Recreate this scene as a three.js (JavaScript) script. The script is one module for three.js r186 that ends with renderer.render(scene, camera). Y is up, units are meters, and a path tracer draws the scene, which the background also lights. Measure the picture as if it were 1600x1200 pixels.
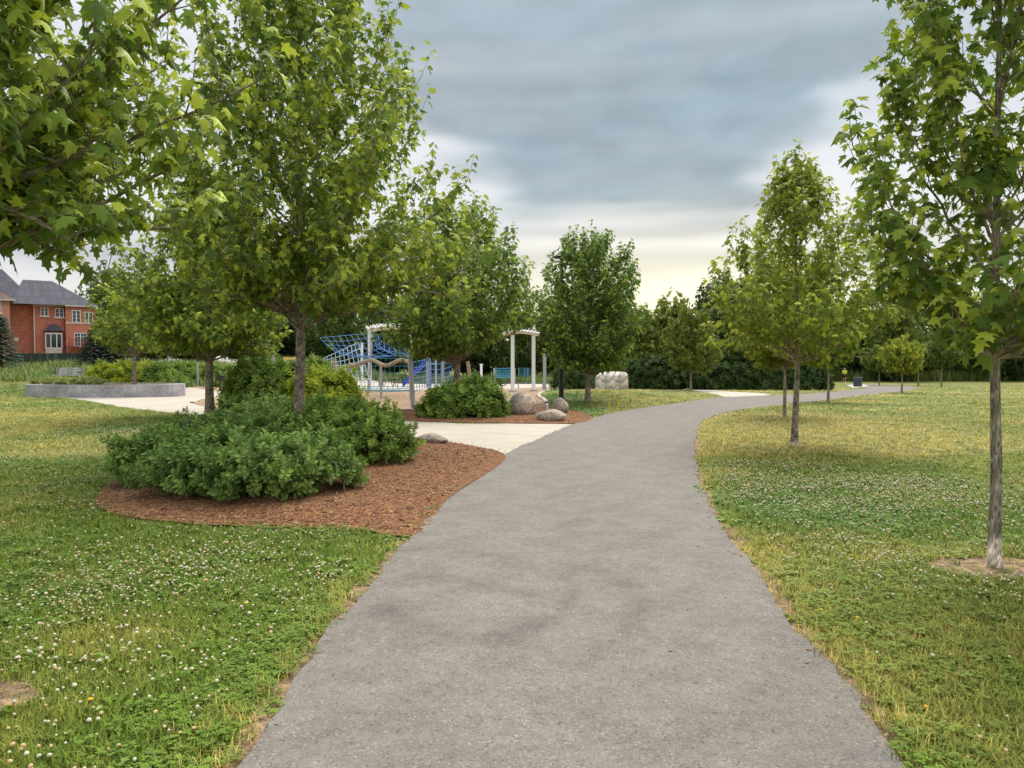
import * as THREE from 'three';
import { mergeGeometries, mergeVertices, toCreasedNormals } from 'three/addons/utils/BufferGeometryUtils.js';
import { TessellateModifier } from 'three/addons/modifiers/TessellateModifier.js';
import { RoundedBoxGeometry } from 'three/addons/geometries/RoundedBoxGeometry.js';
import { MarchingCubes } from 'three/addons/objects/MarchingCubes.js';

// ---------------------------------------------------------------- camera, sky, sun, exposure
const F = 1200, HORIZON = 565, EYE = 1.6;            // focal length and horizon in pixels of the 1600 x 1200 photograph
const PITCH = Math.atan((600 - HORIZON) / F);
const scene = new THREE.Scene();
const camera = new THREE.PerspectiveCamera(2 * Math.atan(600 / F) * 180 / Math.PI, 4 / 3, 0.1, 1500);
camera.position.set(0, EYE, 0);
camera.rotation.x = -PITCH;
camera.updateMatrixWorld();

const renderer = new THREE.WebGLRenderer({ antialias: true });
renderer.setSize(1024, 768);
renderer.toneMapping = THREE.LinearToneMapping;
renderer.toneMappingExposure = 2.8;
renderer.shadowMap.enabled = true;

const SUN_AZ = 0.35, SUN_EL = 0.95;                  // behind the cloud, ahead and to the right
const sunDir = new THREE.Vector3(Math.sin(SUN_AZ) * Math.cos(SUN_EL), Math.sin(SUN_EL), -Math.cos(SUN_AZ) * Math.cos(SUN_EL));
const sun = new THREE.DirectionalLight(new THREE.Color().setRGB(1, 0.95, 0.86), 1.5);
sun.position.copy(sunDir).multiplyScalar(120);
sun.castShadow = true; sun.shadow.radius = 55;
sun.shadow.mapSize.set(2048, 2048);
Object.assign(sun.shadow.camera, { left: -80, right: 80, top: 80, bottom: -80, near: 1, far: 320 });
scene.add(sun, sun.target);

// ---------------------------------------------------------------- random numbers and noise
function rng(seed) { let a = seed >>> 0; return () => { a = (a + 0x6D2B79F5) | 0; let t = Math.imul(a ^ (a >>> 15), 1 | a); t = (t + Math.imul(t ^ (t >>> 7), 61 | t)) ^ t; return ((t ^ (t >>> 14)) >>> 0) / 4294967296; }; }
const hash = (x, y, z = 0) => { let h = Math.imul(x | 0, 374761393) ^ Math.imul(y | 0, 668265263) ^ Math.imul(z | 0, 2147483647 - 58); h = Math.imul(h ^ (h >>> 13), 1274126177); h ^= h >>> 16; return (h >>> 0) / 4294967296; };
const fade = t => t * t * (3 - 2 * t), mix = (a, b, t) => a + (b - a) * t, clamp = (x, a = 0, b = 1) => Math.min(b, Math.max(a, x));
const ss = (a, b, x) => fade(clamp((x - a) / (b - a)));
function vnoise(x, y, z = 0, wrap = 0) {
  const xi = Math.floor(x), yi = Math.floor(y), zi = Math.floor(z), fx = fade(x - xi), fy = fade(y - yi), fz = fade(z - zi);
  const w = k => wrap ? ((k % wrap) + wrap) % wrap : k;
  const h = (i, j, k) => hash(w(xi + i), w(yi + j), zi + k);
  const l = k => mix(mix(h(0, 0, k), h(1, 0, k), fx), mix(h(0, 1, k), h(1, 1, k), fx), fy);
  return fz ? mix(l(0), l(1), fz) : l(0);
}
function fbm(x, y, z = 0, oct = 4) { let s = 0, a = 0.5, n = 0; for (let i = 0; i < oct; i++) { s += a * vnoise(x, y, z + i * 7.3); n += a; x *= 2.03; y *= 2.03; z *= 2.03; a *= 0.5; } return s / n; }
const lin = (r, g, b) => new THREE.Color().setRGB(r, g, b);

// ---------------------------------------------------------------- the sky: bright overcast with a broad blue-grey bank of cloud
{
  const W = 1536, Hh = 768, data = new Float32Array(W * Hh * 4);
  for (let j = 0; j < Hh; j++) for (let i = 0; i < W; i++) {
    const el = ((j + 0.5) / Hh - 0.5) * Math.PI, th = ((i + 0.5) / W - 0.5) * 2 * Math.PI;
    const x = Math.cos(el) * Math.cos(th), y = Math.sin(el), z = Math.cos(el) * Math.sin(th);
    const az = Math.atan2(x, -z), yy = Math.max(y, 0);
    // the cloud layer as seen on a flat sheet overhead: streaks lengthen towards the horizon
    const k = 1 / (yy + 0.12), u = x * k, v = z * k;
    const n1 = fbm(u * 0.55 + 11.3, v * 0.55 + 4.1, 0, 5), n2 = fbm(u * 1.4 + 3 + n1 * 2.5, v * 1.4 + 31 - n1 * 1.5, 2, 5), n3 = fbm(u * 3.5 + n2 * 1.6, v * 3.5 + n1 * 3, 7, 5);
    const band = fbm(az * 2.6 + 8, el * 30 + 3, 5, 5);
    // the bank: from about ten degrees up to well overhead, ragged at its rim
    const wob = (n2 - 0.5) * 0.34 + (band - 0.5) * 0.2;
    const e = el * 180 / Math.PI;
    const half = mix(0.17, 0.36, ss(9, 23, e)), side = 1 - ss(half - 0.08, half + 0.05, Math.abs(az - 0.15) + wob * 0.3 + (n3 - 0.5) * 0.16);
    const low = ss(8.9, 11.2, e + (band - 0.5) * 4 + Math.abs(az - 0.1) * 2), high = 1 - ss(30, 62, e + wob * 20);
    let dark = side * low * high;
    dark = Math.max(dark, 0.62 * ss(0.52, 0.72, n1) * ss(12, 22, e) * (1 - 0.35 * ss(40, 80, e)));      // other banks around the sky
    dark = clamp(dark * (0.86 + 0.5 * (n2 - 0.5) + 0.35 * (n3 - 0.5) + 0.5 * (band - 0.5)));
    const warp = (fbm(az * 2.2 + 3, el * 9, 11, 4) - 0.5) * 4.5, streak = clamp(0.75 * Math.exp(-(((e - 6.6 + warp) / 1.1) ** 2)) + 0.5 * Math.exp(-(((e - 9.2 + warp * 1.3) / 0.5) ** 2)) + 0.3 * ss(0.5, 0.62, band) * ss(3, 6, e) * (1 - ss(11, 17, e)));
    const glow = Math.exp(-((az - 0.2) ** 2) / 0.07 - (e - 3.5) ** 2 / 30), horizonWarm = Math.exp(-(e * e) / 90);
    const bright = 0.90 + 1.05 * ss(14, 75, e) + 0.12 * (n2 - 0.5);
    let r = bright * (0.94 + 0.05 * horizonWarm), g = bright * 0.975, b = bright * (1.03 - 0.09 * horizonWarm);
    const cr = 0.30, cg = 0.405, cb = 0.475, m = dark * 0.96;
    const lay = fbm(az * 1.7 + 40, el * 17 + (n2 - 0.5) * 2, 13, 4), cl = 0.97 + 0.6 * (n2 - 0.5) + 0.35 * (lay - 0.5) + 0.15 * (band - 0.5) + 0.45 * (n3 - 0.5) + 0.4 * (fbm(u * 8 + n2 * 3, v * 8 + n3 * 2, 17, 4) - 0.5);
    r = mix(r, cr * cl, m); g = mix(g, cg * cl, m); b = mix(b, cb * cl, m);
    r = mix(r, 0.56, streak); g = mix(g, 0.58, streak); b = mix(b, 0.62, streak);
    r += glow * 0.42; g += glow * 0.33; b += glow * 0.06;
    if (y < 0) { const t = ss(0, -0.12, y); r = mix(r, 0.16, t); g = mix(g, 0.18, t); b = mix(b, 0.12, t); }
    const o = (j * W + i) * 4; data[o] = r / 2.8; data[o + 1] = g / 2.8; data[o + 2] = b / 2.8; data[o + 3] = 1;
  }
  const t = new THREE.DataTexture(data, W, Hh, THREE.RGBAFormat, THREE.FloatType);
  t.mapping = THREE.EquirectangularReflectionMapping; t.magFilter = t.minFilter = THREE.LinearFilter; t.colorSpace = THREE.LinearSRGBColorSpace; t.needsUpdate = true;
  scene.background = t; scene.environment = t;
}

// ---------------------------------------------------------------- terrain and reading positions off the photograph
function H(x, z) {
  const d = -z;
  let h = -0.9 * ss(18, 95, d);
  h += ss(-11, -25, x) * (0.62 * ss(37.5, 46, d) + 1.5 * ss(47, 80, d));
  h += 0.42 * Math.exp(-(((x - 3.9) / 3.0) ** 2) - (((z + 34.2) / 2.9) ** 2));
  return h;
}
const cp = Math.cos(-PITCH), sp = Math.sin(-PITCH);
function ray(px, py) { const x = px - 800, y = 600 - py, z = -F; return new THREE.Vector3(x, y * cp - z * sp, y * sp + z * cp); }
function at(px, py, lift = 0) {                       // the ground point seen at a pixel
  const r = ray(px, py); let lo = 0.5 / F, hi = 0;
  for (let t = 1 / F; t < 260 / F; t *= 1.01) { if (EYE + r.y * t <= H(r.x * t, r.z * t) + lift) { hi = t; break; } lo = t; }
  if (!hi) throw new Error('no ground at ' + px + ',' + py);
  for (let i = 0; i < 30; i++) { const m = (lo + hi) / 2; if (EYE + r.y * m <= H(r.x * m, r.z * m) + lift) hi = m; else lo = m; }
  return new THREE.Vector3(r.x * hi, H(r.x * hi, r.z * hi) + lift, r.z * hi);
}
function atDepth(px, py, d) { const r = ray(px, py), t = d / -r.z; return new THREE.Vector3(r.x * t, EYE + r.y * t, -d); }
const onGround = (px, d) => { const p = atDepth(px, HORIZON, d); p.y = H(p.x, p.z); return p; };
const V = (x, y, z) => new THREE.Vector3(x, y, z);

// ---------------------------------------------------------------- scene bookkeeping
const taken = new Map();
function numbered(name) { const n = taken.get(name) || 0; taken.set(name, n + 1); return n ? `${name}_${String(n).padStart(3, '0')}` : name; }
function thing(name, label, category, pos = null, group = null) {
  const o = new THREE.Group(); o.name = numbered(name); o.userData = { label, category };
  if (group) o.userData.group = group;
  if (pos) o.position.copy(pos);
  scene.add(o); return o;
}
function part(name, geo, mat, parent) { const m = new THREE.Mesh(geo, mat); m.name = name; m.castShadow = m.receiveShadow = true; parent.add(m); return m; }
function structure(name, geo, mat, label) { const m = part(numbered(name), geo, mat, scene); m.userData = { kind: 'structure', label, category: name.replace(/_/g, ' ').split(' ').slice(-2).join(' ') }; return m; }

class GB {                                            // a small geometry builder
  constructor() { this.p = []; this.n = []; this.u = []; this.c = []; this.i = []; this.colored = false; }
  vert(x, y, z, nx, ny, nz, u = 0, v = 0, c = null) { this.p.push(x, y, z); this.n.push(nx, ny, nz); this.u.push(u, v); if (c) { this.colored = true; this.c.push(c[0], c[1], c[2]); } else this.c.push(1, 1, 1); return this.p.length / 3 - 1; }
  tri(a, b, c) { this.i.push(a, b, c); }
  face(pts, c = null, uvs = null) {                   // a flat convex polygon
    const a = pts[0], b = pts[1], d = pts[pts.length - 1];
    const n = V(b.x - a.x, b.y - a.y, b.z - a.z).cross(V(d.x - a.x, d.y - a.y, d.z - a.z)).normalize();
    const s = pts.map((q, k) => this.vert(q.x, q.y, q.z, n.x, n.y, n.z, uvs ? uvs[k][0] : q.x + q.z, uvs ? uvs[k][1] : q.y, c));
    for (let k = 1; k < s.length - 1; k++) this.tri(s[0], s[k], s[k + 1]);
    return this;
  }
  tube(pts, radii, sides = 6, cap = true, c = null) {
    const n = pts.length, T = new THREE.Vector3(), N = new THREE.Vector3(), B = new THREE.Vector3(); let len = 0, prev = null;
    N.set(1, 0, 0);
    for (let k = 0; k < n; k++) {
      T.copy(pts[Math.min(k + 1, n - 1)]).sub(pts[Math.max(k - 1, 0)]).normalize();
      N.addScaledVector(T, -N.dot(T)); if (N.lengthSq() < 1e-4) { N.set(0, 0, 1); N.addScaledVector(T, -N.dot(T)); } N.normalize(); B.crossVectors(T, N);
      if (k) len += pts[k].distanceTo(pts[k - 1]);
      const r = Array.isArray(radii) ? radii[k] : radii, row = [];
      for (let s = 0; s <= sides; s++) { const a = s / sides * Math.PI * 2, ca = Math.cos(a), sa = Math.sin(a); const nx = N.x * ca + B.x * sa, ny = N.y * ca + B.y * sa, nz = N.z * ca + B.z * sa; row.push(this.vert(pts[k].x + nx * r, pts[k].y + ny * r, pts[k].z + nz * r, nx, ny, nz, s / sides * Math.max(0.12, r * 6.28), len, c)); }
      if (prev) for (let s = 0; s < sides; s++) { this.tri(prev[s], prev[s + 1], row[s + 1]); this.tri(prev[s], row[s + 1], row[s]); }
      if (cap && (k === 0 || k === n - 1)) { const sg = k ? 1 : -1, m = this.vert(pts[k].x, pts[k].y, pts[k].z, T.x * sg, T.y * sg, T.z * sg, 0, 0, c); const rim = row.map(q => this.vert(this.p[q * 3], this.p[q * 3 + 1], this.p[q * 3 + 2], T.x * sg, T.y * sg, T.z * sg, 0, 0, c)); for (let s = 0; s < sides; s++) sg > 0 ? this.tri(m, rim[s], rim[s + 1]) : this.tri(m, rim[s + 1], rim[s]); }
      prev = row;
    }
    return this;
  }
  box(cx, cy, cz, sx, sy, sz, ry = 0) {
    const c = Math.cos(ry), s = Math.sin(ry), q = (x, y, z) => V(cx + x * c + z * s, cy + y, cz - x * s + z * c), x = sx / 2, y = sy / 2, z = sz / 2;
    const f = (a, b, d, e, w, h) => this.face([a, b, d, e], null, [[0, 0], [w, 0], [w, h], [0, h]]);
    f(q(-x, -y, z), q(x, -y, z), q(x, y, z), q(-x, y, z), sx, sy); f(q(x, -y, -z), q(-x, -y, -z), q(-x, y, -z), q(x, y, -z), sx, sy);
    f(q(x, -y, z), q(x, -y, -z), q(x, y, -z), q(x, y, z), sz, sy); f(q(-x, -y, -z), q(-x, -y, z), q(-x, y, z), q(-x, y, -z), sz, sy);
    f(q(-x, y, z), q(x, y, z), q(x, y, -z), q(-x, y, -z), sx, sz); f(q(-x, -y, -z), q(x, -y, -z), q(x, -y, z), q(-x, -y, z), sx, sz);
    return this;
  }
  build() {
    const { p, n, i: ix } = this;
    for (let k = 0; k < ix.length; k += 3) {          // wind every face the way its normals point
      const a = ix[k] * 3, b = ix[k + 1] * 3, c = ix[k + 2] * 3, ux = p[b] - p[a], uy = p[b + 1] - p[a + 1], uz = p[b + 2] - p[a + 2], vx = p[c] - p[a], vy = p[c + 1] - p[a + 1], vz = p[c + 2] - p[a + 2];
      const d = (uy * vz - uz * vy) * (n[a] + n[b] + n[c]) + (uz * vx - ux * vz) * (n[a + 1] + n[b + 1] + n[c + 1]) + (ux * vy - uy * vx) * (n[a + 2] + n[b + 2] + n[c + 2]);
      if (d < 0) { const t = ix[k + 1]; ix[k + 1] = ix[k + 2]; ix[k + 2] = t; }
    }
    const g = new THREE.BufferGeometry();
    g.setAttribute('position', new THREE.Float32BufferAttribute(this.p, 3)); g.setAttribute('normal', new THREE.Float32BufferAttribute(this.n, 3)); g.setAttribute('uv', new THREE.Float32BufferAttribute(this.u, 2));
    if (this.colored) g.setAttribute('color', new THREE.Float32BufferAttribute(this.c, 3));
    g.setIndex(this.i); return g;
  }
}
const rod = (a, b, r, sides = 8, r2 = r) => new GB().tube([a, b], [r, r2], sides).build();
const boxGeo = (cx, cy, cz, sx, sy, sz, ry = 0) => new GB().box(cx, cy, cz, sx, sy, sz, ry).build();

// ---------------------------------------------------------------- textures (all periodic, uv in metres)
function texture(size, metres, fn, srgb = true) {
  const d = new Uint8Array(size * size * 4);
  for (let j = 0; j < size; j++) for (let i = 0; i < size; i++) { const c = fn(i, j), o = (j * size + i) * 4; d[o] = clamp(c[0]) * 255; d[o + 1] = clamp(c[1]) * 255; d[o + 2] = clamp(c[2]) * 255; d[o + 3] = 255; }
  const t = new THREE.DataTexture(d, size, size, THREE.RGBAFormat);
  t.wrapS = t.wrapT = THREE.RepeatWrapping; t.magFilter = THREE.LinearFilter; t.minFilter = THREE.LinearMipmapLinearFilter; t.generateMipmaps = true;
  t.repeat.set(1 / metres, 1 / metres); if (srgb) t.colorSpace = THREE.SRGBColorSpace; t.needsUpdate = true; return t;
}
const pn = (i, j, size, cells, s = 0) => vnoise(i / size * cells, j / size * cells, s, cells);          // periodic noise
function drawn(size, metres, paint, srgb = true) {
  const c = document.createElement('canvas'); c.width = c.height = size; const g = c.getContext('2d'); paint(g, size);
  const t = new THREE.CanvasTexture(c); t.wrapS = t.wrapT = THREE.RepeatWrapping; t.repeat.set(1 / metres, 1 / metres); if (srgb) t.colorSpace = THREE.SRGBColorSpace; return t;
}
const asphaltH = (i, j) => { const s = 1024; return 0.45 * pn(i, j, s, 256, 1) + 0.35 * pn(i, j, s, 128, 2) + 0.2 * hash(i, j, 3); };
const asphaltMap = texture(1024, 1.6, (i, j) => {
  const h = asphaltH(i, j), stone = pn(i, j, 1024, 220, 9), st = pn(i, j, 1024, 170, 12); let v = 0.55 + 0.17 * (h - 0.5) + 0.05 * (pn(i, j, 1024, 8, 4) - 0.5) + 0.06 * (pn(i, j, 1024, 31, 5) - 0.5);
  let w = 0; if (stone > 0.76) { v += 0.15 * (stone - 0.76) / 0.24 + 0.02; w = 0.02; } if (st < 0.17) v -= 0.11;
  return [v + w, v + w * 0.3, v - w];
});
const asphaltBump = texture(1024, 1.6, (i, j) => { const h = asphaltH(i, j); return [h, h, h]; }, false);
const concreteMap = texture(512, 2.5, (i, j) => { const v = 0.86 + 0.05 * (pn(i, j, 512, 6, 1) - 0.5) + 0.05 * (pn(i, j, 512, 40, 2) - 0.5) + 0.06 * (hash(i, j, 4) - 0.5) - (hash(i, j, 8) > 0.996 ? 0.12 : 0); return [v, v * 0.985, v * 0.96]; });
const wallConcreteMap = texture(512, 2.0, (i, j) => { const v = 0.66 + 0.14 * (pn(i, j, 512, 5, 21) - 0.5) + 0.10 * (pn(i, j, 512, 22, 22) - 0.5) + 0.08 * (hash(i, j, 24) - 0.5) - (pn(i, j, 512, 70, 25) > 0.87 ? 0.15 : 0); return [v, v, v * 1.01]; });
const turfMap = texture(512, 1.1, (i, j) => { const a = pn(i, j, 512, 128, 1), b = pn(i, j, 512, 40, 2), c = hash(i, j, 3); const v = 0.55 + 0.55 * (a - 0.5) + 0.35 * (b - 0.5) + 0.35 * (c - 0.5); return [v + 0.06 * (b - 0.4), v, v * 0.9]; });
function chips(bg, tones, count, len, wid, size, seed) {
  return (g) => {
    const r = rng(seed); g.fillStyle = bg; g.fillRect(0, 0, size, size);
    for (let k = 0; k < count; k++) {
      const x = r() * size, y = r() * size, a = r() * 6.28, l = len * (0.4 + r()), w = wid * (0.5 + r()); g.fillStyle = tones[Math.floor(r() * tones.length)];
      for (const ox of [-size, 0, size]) for (const oy of [-size, 0, size]) { if (x + ox < -l || x + ox > size + l || y + oy < -l || y + oy > size + l) continue; g.save(); g.translate(x + ox, y + oy); g.rotate(a); g.fillRect(-l / 2, -w / 2, l, w); g.restore(); }
    }
  };
}
const mulchTones = ['#7a4a2c', '#8f5b36', '#5d3522', '#a06f45', '#6b3f26', '#4a2a1b', '#b58657', '#84532f', '#96613b'];
const mulchMap = drawn(1024, 1.5, chips('#4a2b1c', mulchTones, 9000, 34, 7, 1024, 5));
const pitTones = ['#b79c80', '#a58a6e', '#c7ae92', '#93785e', '#bda284', '#876c54', '#d0b99e'];
const pitMap = drawn(1024, 2.2, chips('#8f755c', pitTones, 9000, 22, 7, 1024, 6));
const soilMap = texture(512, 1.2, (i, j) => { const v = 0.9 + 0.5 * (pn(i, j, 512, 30, 1) - 0.5) + 0.4 * (pn(i, j, 512, 110, 2) - 0.5) + 0.3 * (hash(i, j, 3) - 0.5); return [0.70 * v, 0.60 * v, 0.49 * v]; });
const barkMap = texture(256, 0.5, (i, j) => { const a = pn(i, j * 0.25, 256, 48, 1), b = pn(i, j, 256, 12, 2), c = hash(i, j, 3); const v = 0.5 + 0.3 * (a - 0.5) + 0.28 * (b - 0.5) + 0.16 * (c - 0.5); return [v * 1.02, v * 0.98, v * 0.92]; });
const barkBump = texture(256, 0.5, (i, j) => { const v = 0.6 * pn(i, j * 0.25, 256, 48, 1) + 0.4 * pn(i, j, 256, 24, 6); return [v, v, v]; }, false);
const stoneMap = texture(512, 1.0, (i, j) => { const a = pn(i, j, 512, 5, 1), b = pn(i, j, 512, 17, 2), c = pn(i, j, 512, 90, 3), e = hash(i, j, 4); const v = 0.60 + 0.30 * (a - 0.5) + 0.25 * (b - 0.5) + 0.25 * (c - 0.5) + 0.1 * (e - 0.5); const w = 0.05 * (a - 0.45) + 0.03; return [v + w, v, v - w]; });
const woodMap = texture(256, 1.0, (i, j) => { const v = 0.78 + 0.3 * (pn(i * 0.1, j, 256, 90, 2) - 0.5) + 0.2 * (pn(i, j, 256, 8, 3) - 0.5); return [v, v * 0.97, v * 0.93]; });
const brickMap = drawn(512, 1.6, (g, s) => {
  const r = rng(77), rows = 21, cols = 7; g.fillStyle = '#a78873'; g.fillRect(0, 0, s, s);
  for (let y = 0; y < rows; y++) for (let x = -1; x <= cols; x++) { const k = r(), c = 0.85 + 0.3 * k, o = (y % 2) * 0.5; g.fillStyle = `rgb(${166 * c | 0},${96 * c | 0},${78 * c | 0})`; g.fillRect((x + o) * s / cols + 2, y * s / rows + 2, s / cols - 4, s / rows - 3); }
});
const shingleMap = drawn(512, 3.0, (g, s) => { const r = rng(78), rows = 20, cols = 10; for (let y = 0; y < rows; y++) for (let x = -1; x <= cols; x++) { const c = 74 + 12 * r(), o = (y % 2) * 0.5; g.fillStyle = `rgb(${c | 0},${c * 0.98 | 0},${c * 1.04 | 0})`; g.fillRect((x + o) * s / cols, y * s / rows, s / cols, s / rows); g.fillStyle = '#3c3b40'; g.fillRect((x + o) * s / cols, y * s / rows, s / cols, 2); } });

const std = (o) => new THREE.MeshStandardMaterial({ roughness: 0.9, ...o });
const M = {
  turf: std({ map: turfMap, vertexColors: true, roughness: 1, bumpMap: turfMap, bumpScale: 0.02 }),
  asphalt: std({ map: asphaltMap, bumpMap: asphaltBump, bumpScale: 0.0025, vertexColors: true, color: lin(0.665, 0.595, 0.525), roughness: 0.95 }),
  concrete: std({ map: concreteMap, color: lin(0.62, 0.565, 0.49) }),
  kerb: std({ map: concreteMap, color: lin(0.62, 0.58, 0.52) }),
  wallConcrete: std({ map: wallConcreteMap, color: lin(0.92, 0.88, 0.88) }),
  mulch: std({ map: mulchMap, bumpMap: mulchMap, bumpScale: 0.03, color: lin(0.98, 1.04, 0.98), roughness: 1 }),
  pit: std({ map: pitMap, bumpMap: pitMap, bumpScale: 0.02, color: lin(0.80, 0.76, 0.72), roughness: 1 }),
  soil: std({ map: soilMap, color: lin(0.72, 0.66, 0.60), bumpMap: soilMap, bumpScale: 0.02, roughness: 1 }),
  bark: std({ map: barkMap, bumpMap: barkBump, bumpScale: 0.004, color: lin(1.25, 1.12, 1.0), vertexColors: true }),
  barkDark: std({ map: barkMap, bumpMap: barkBump, bumpScale: 0.004, color: lin(0.5, 0.43, 0.36) }),
  stone: std({ map: stoneMap, bumpMap: stoneMap, bumpScale: 0.05, color: lin(1.0, 0.92, 0.84), roughness: 0.9 }),
  brick: std({ map: brickMap, color: lin(1.3, 1.35, 1.35), bumpMap: brickMap, bumpScale: 0.006 }), pinkBrick: std({ map: brickMap, color: lin(1.5, 1.9, 2.0) }),
  shingle: std({ map: shingleMap, color: lin(0.9, 0.9, 1.0) }), brownShingle: std({ map: shingleMap, color: lin(1.7, 1.05, 0.85) }),
  white: std({ color: lin(0.78, 0.78, 0.77), roughness: 0.5 }), trim: std({ color: lin(0.62, 0.55, 0.48), roughness: 0.7 }),
  glass: new THREE.MeshPhysicalMaterial({ color: lin(0.05, 0.06, 0.07), roughness: 0.06, metalness: 0 }),
  galvanised: std({ color: lin(0.42, 0.43, 0.45), metalness: 0.5, roughness: 0.5 }),
  black: std({ color: lin(0.015, 0.016, 0.018), roughness: 0.5 }), slate: std({ color: lin(0.07, 0.085, 0.11), roughness: 0.6 }),
  rope: std({ color: lin(0.05, 0.20, 0.46), roughness: 0.7 }), ropeTeal: std({ color: lin(0.03, 0.26, 0.36), roughness: 0.7 }), ropePale: std({ color: lin(0.45, 0.56, 0.66), roughness: 0.7 }),
  blue: std({ color: lin(0.02, 0.07, 0.55), roughness: 0.3 }), timber: std({ map: woodMap, color: lin(0.52, 0.43, 0.34) }), redwood: std({ map: woodMap, color: lin(0.42, 0.13, 0.08) }), brownSlat: std({ map: woodMap, color: lin(0.40, 0.22, 0.15) }),
  benchSlat: std({ map: woodMap, color: lin(0.62, 0.66, 0.72) }), yellow: std({ color: lin(0.75, 0.5, 0.05), roughness: 0.5 }), orange: std({ color: lin(0.8, 0.35, 0.06) }),
  fence: std({ color: lin(0.012, 0.035, 0.03), roughness: 0.7 }),
};
const leafMat = (c = lin(1, 1, 1), t = 0.45) => new THREE.MeshPhysicalMaterial({ color: c, roughness: 0.75, transmission: t, thickness: 0, ior: 1.35, specularIntensity: 0.35, vertexColors: true, side: THREE.DoubleSide });
M.leaf = leafMat(); M.grass = leafMat(lin(1, 1, 1), 0.3); M.needle = std({ vertexColors: true, roughness: 0.9, side: THREE.DoubleSide });
M.petal = std({ roughness: 0.9, vertexColors: true });

// ---------------------------------------------------------------- outlines of the ground surfaces, read off the photograph
const px = list => list.map(([a, b]) => { const p = at(a, b); return new THREE.Vector2(p.x, p.z); });
function smooth(pts, step = 0.25, closed = true) { const c = new THREE.CatmullRomCurve3(pts.map(p => V(p.x, 0, p.y)), closed, 'centripetal'); const n = Math.max(12, Math.ceil(c.getLength() / step)); const o = c.getSpacedPoints(n).map(p => new THREE.Vector2(p.x, p.z)); if (closed) o.pop(); return o; }
function inside(poly, x, z) { let r = false; for (let i = 0, j = poly.length - 1; i < poly.length; j = i++) { const a = poly[i], b = poly[j]; if ((a.y > z) !== (b.y > z) && x < (b.x - a.x) * (z - a.y) / (b.y - a.y) + a.x) r = !r; } return r; }
function zone(poly) { let x0 = 1e9, x1 = -1e9, z0 = 1e9, z1 = -1e9; for (const p of poly) { x0 = Math.min(x0, p.x); x1 = Math.max(x1, p.x); z0 = Math.min(z0, p.y); z1 = Math.max(z1, p.y); } return { poly, has: (x, z) => x >= x0 && x <= x1 && z >= z0 && z <= z1 && inside(poly, x, z), x0, x1, z0, z1 }; }
function sheetGeo(poly, lift, edge = 0.5, bump = null) {
  let g = new THREE.ShapeGeometry(new THREE.Shape(poly.map(p => new THREE.Vector2(p.x, -p.y))));
  g = new TessellateModifier(edge, 16).modify(g.toNonIndexed());
  g.deleteAttribute('normal'); g.deleteAttribute('uv');
  g = mergeVertices(g, 1e-4);
  const p = g.attributes.position, uv = [];
  for (let i = 0; i < p.count; i++) { const x = p.getX(i), z = -p.getY(i); p.setXYZ(i, x, H(x, z) + lift + (bump ? bump(x, z) : 0), z); uv.push(x, z); }
  g.setAttribute('uv', new THREE.Float32BufferAttribute(uv, 2)); g.computeVertexNormals(); return g;
}
function ribbonGeo(pts, width, height, lift = 0, closed = false) {       // a kerb: top and both sides along a line
  const b = new GB(), n = pts.length; let prev = null, len = 0;
  for (let k = 0; k < n + (closed ? 1 : 0); k++) {
    const p = pts[k % n], a = pts[closed ? (k + n - 1) % n : Math.max(0, k - 1)], c = pts[closed ? (k + 1) % n : Math.min(n - 1, k + 1)]; const tx = c.x - a.x, tz = c.y - a.y, l = Math.hypot(tx, tz) || 1, nx = -tz / l, nz = tx / l, y = H(p.x, p.y) + lift, w = width / 2;
    if (k) len += Math.hypot(p.x - pts[(k - 1) % n].x, p.y - pts[(k - 1) % n].y);
    const row = [[-w, -0.12, -1, 0], [-w, height - 0.015, -1, 0], [-w + 0.015, height, 0, 1], [w - 0.015, height, 0, 1], [w, height - 0.015, 1, 0], [w, -0.12, 1, 0]].map(([o, yy, s, up]) => b.vert(p.x + nx * o, y + yy, p.y + nz * o, nx * s, up, nz * s, len, o + yy));
    if (prev) for (let s = 0; s < 5; s++) { b.tri(prev[s], row[s], row[s + 1]); b.tri(prev[s], row[s + 1], prev[s + 1]); }
    prev = row;
  }
  return b.build();
}

const edgeL = smooth(px([[300, 1330], [370, 1200], [432, 1105], [490, 1022], [545, 955], [590, 903], [640, 840], [706, 772], [784, 713], [842, 687], [905, 661], [990, 640], [1075, 628], [1148, 620.5], [1240, 617], [1290, 613.5], [1340, 608.5], [1356, 604.5], [1342, 602.3], [1322, 600.5]]), 0.12, false);
const edgeR = smooth(px([[1480, 1330], [1402, 1200], [1325, 1080], [1238, 975], [1192, 910], [1150, 858], [1116, 808], [1096, 765], [1086, 720], [1088, 682], [1103, 656], [1145, 643], [1205, 635], [1290, 626], [1345, 619], [1400, 613], [1434, 607.5], [1425, 604], [1375, 601.5], [1318, 599.3]]), 0.12, false);
const pathPoly = [...edgeL, ...edgeR.slice().reverse()], Z = {};
Z.path = zone(pathPoly);
const bedA = smooth(px([[150, 790], [205, 812], [330, 824], [470, 829], [560, 832], [636, 842], [700, 783], [788, 712], [735, 698], [650, 685], [560, 668], [470, 655], [400, 655], [330, 672], [250, 705], [185, 745]]), 0.2);
const bedB = smooth(px([[586, 650], [600, 644], [640, 641], [700, 640], [790, 640], [845, 638], [905, 645], [925, 654], [900, 662.5], [840, 663], [760, 662], [660, 660], [606, 656]]), 0.2);
Z.bedA = zone(bedA); Z.bedB = zone(bedB);
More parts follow.
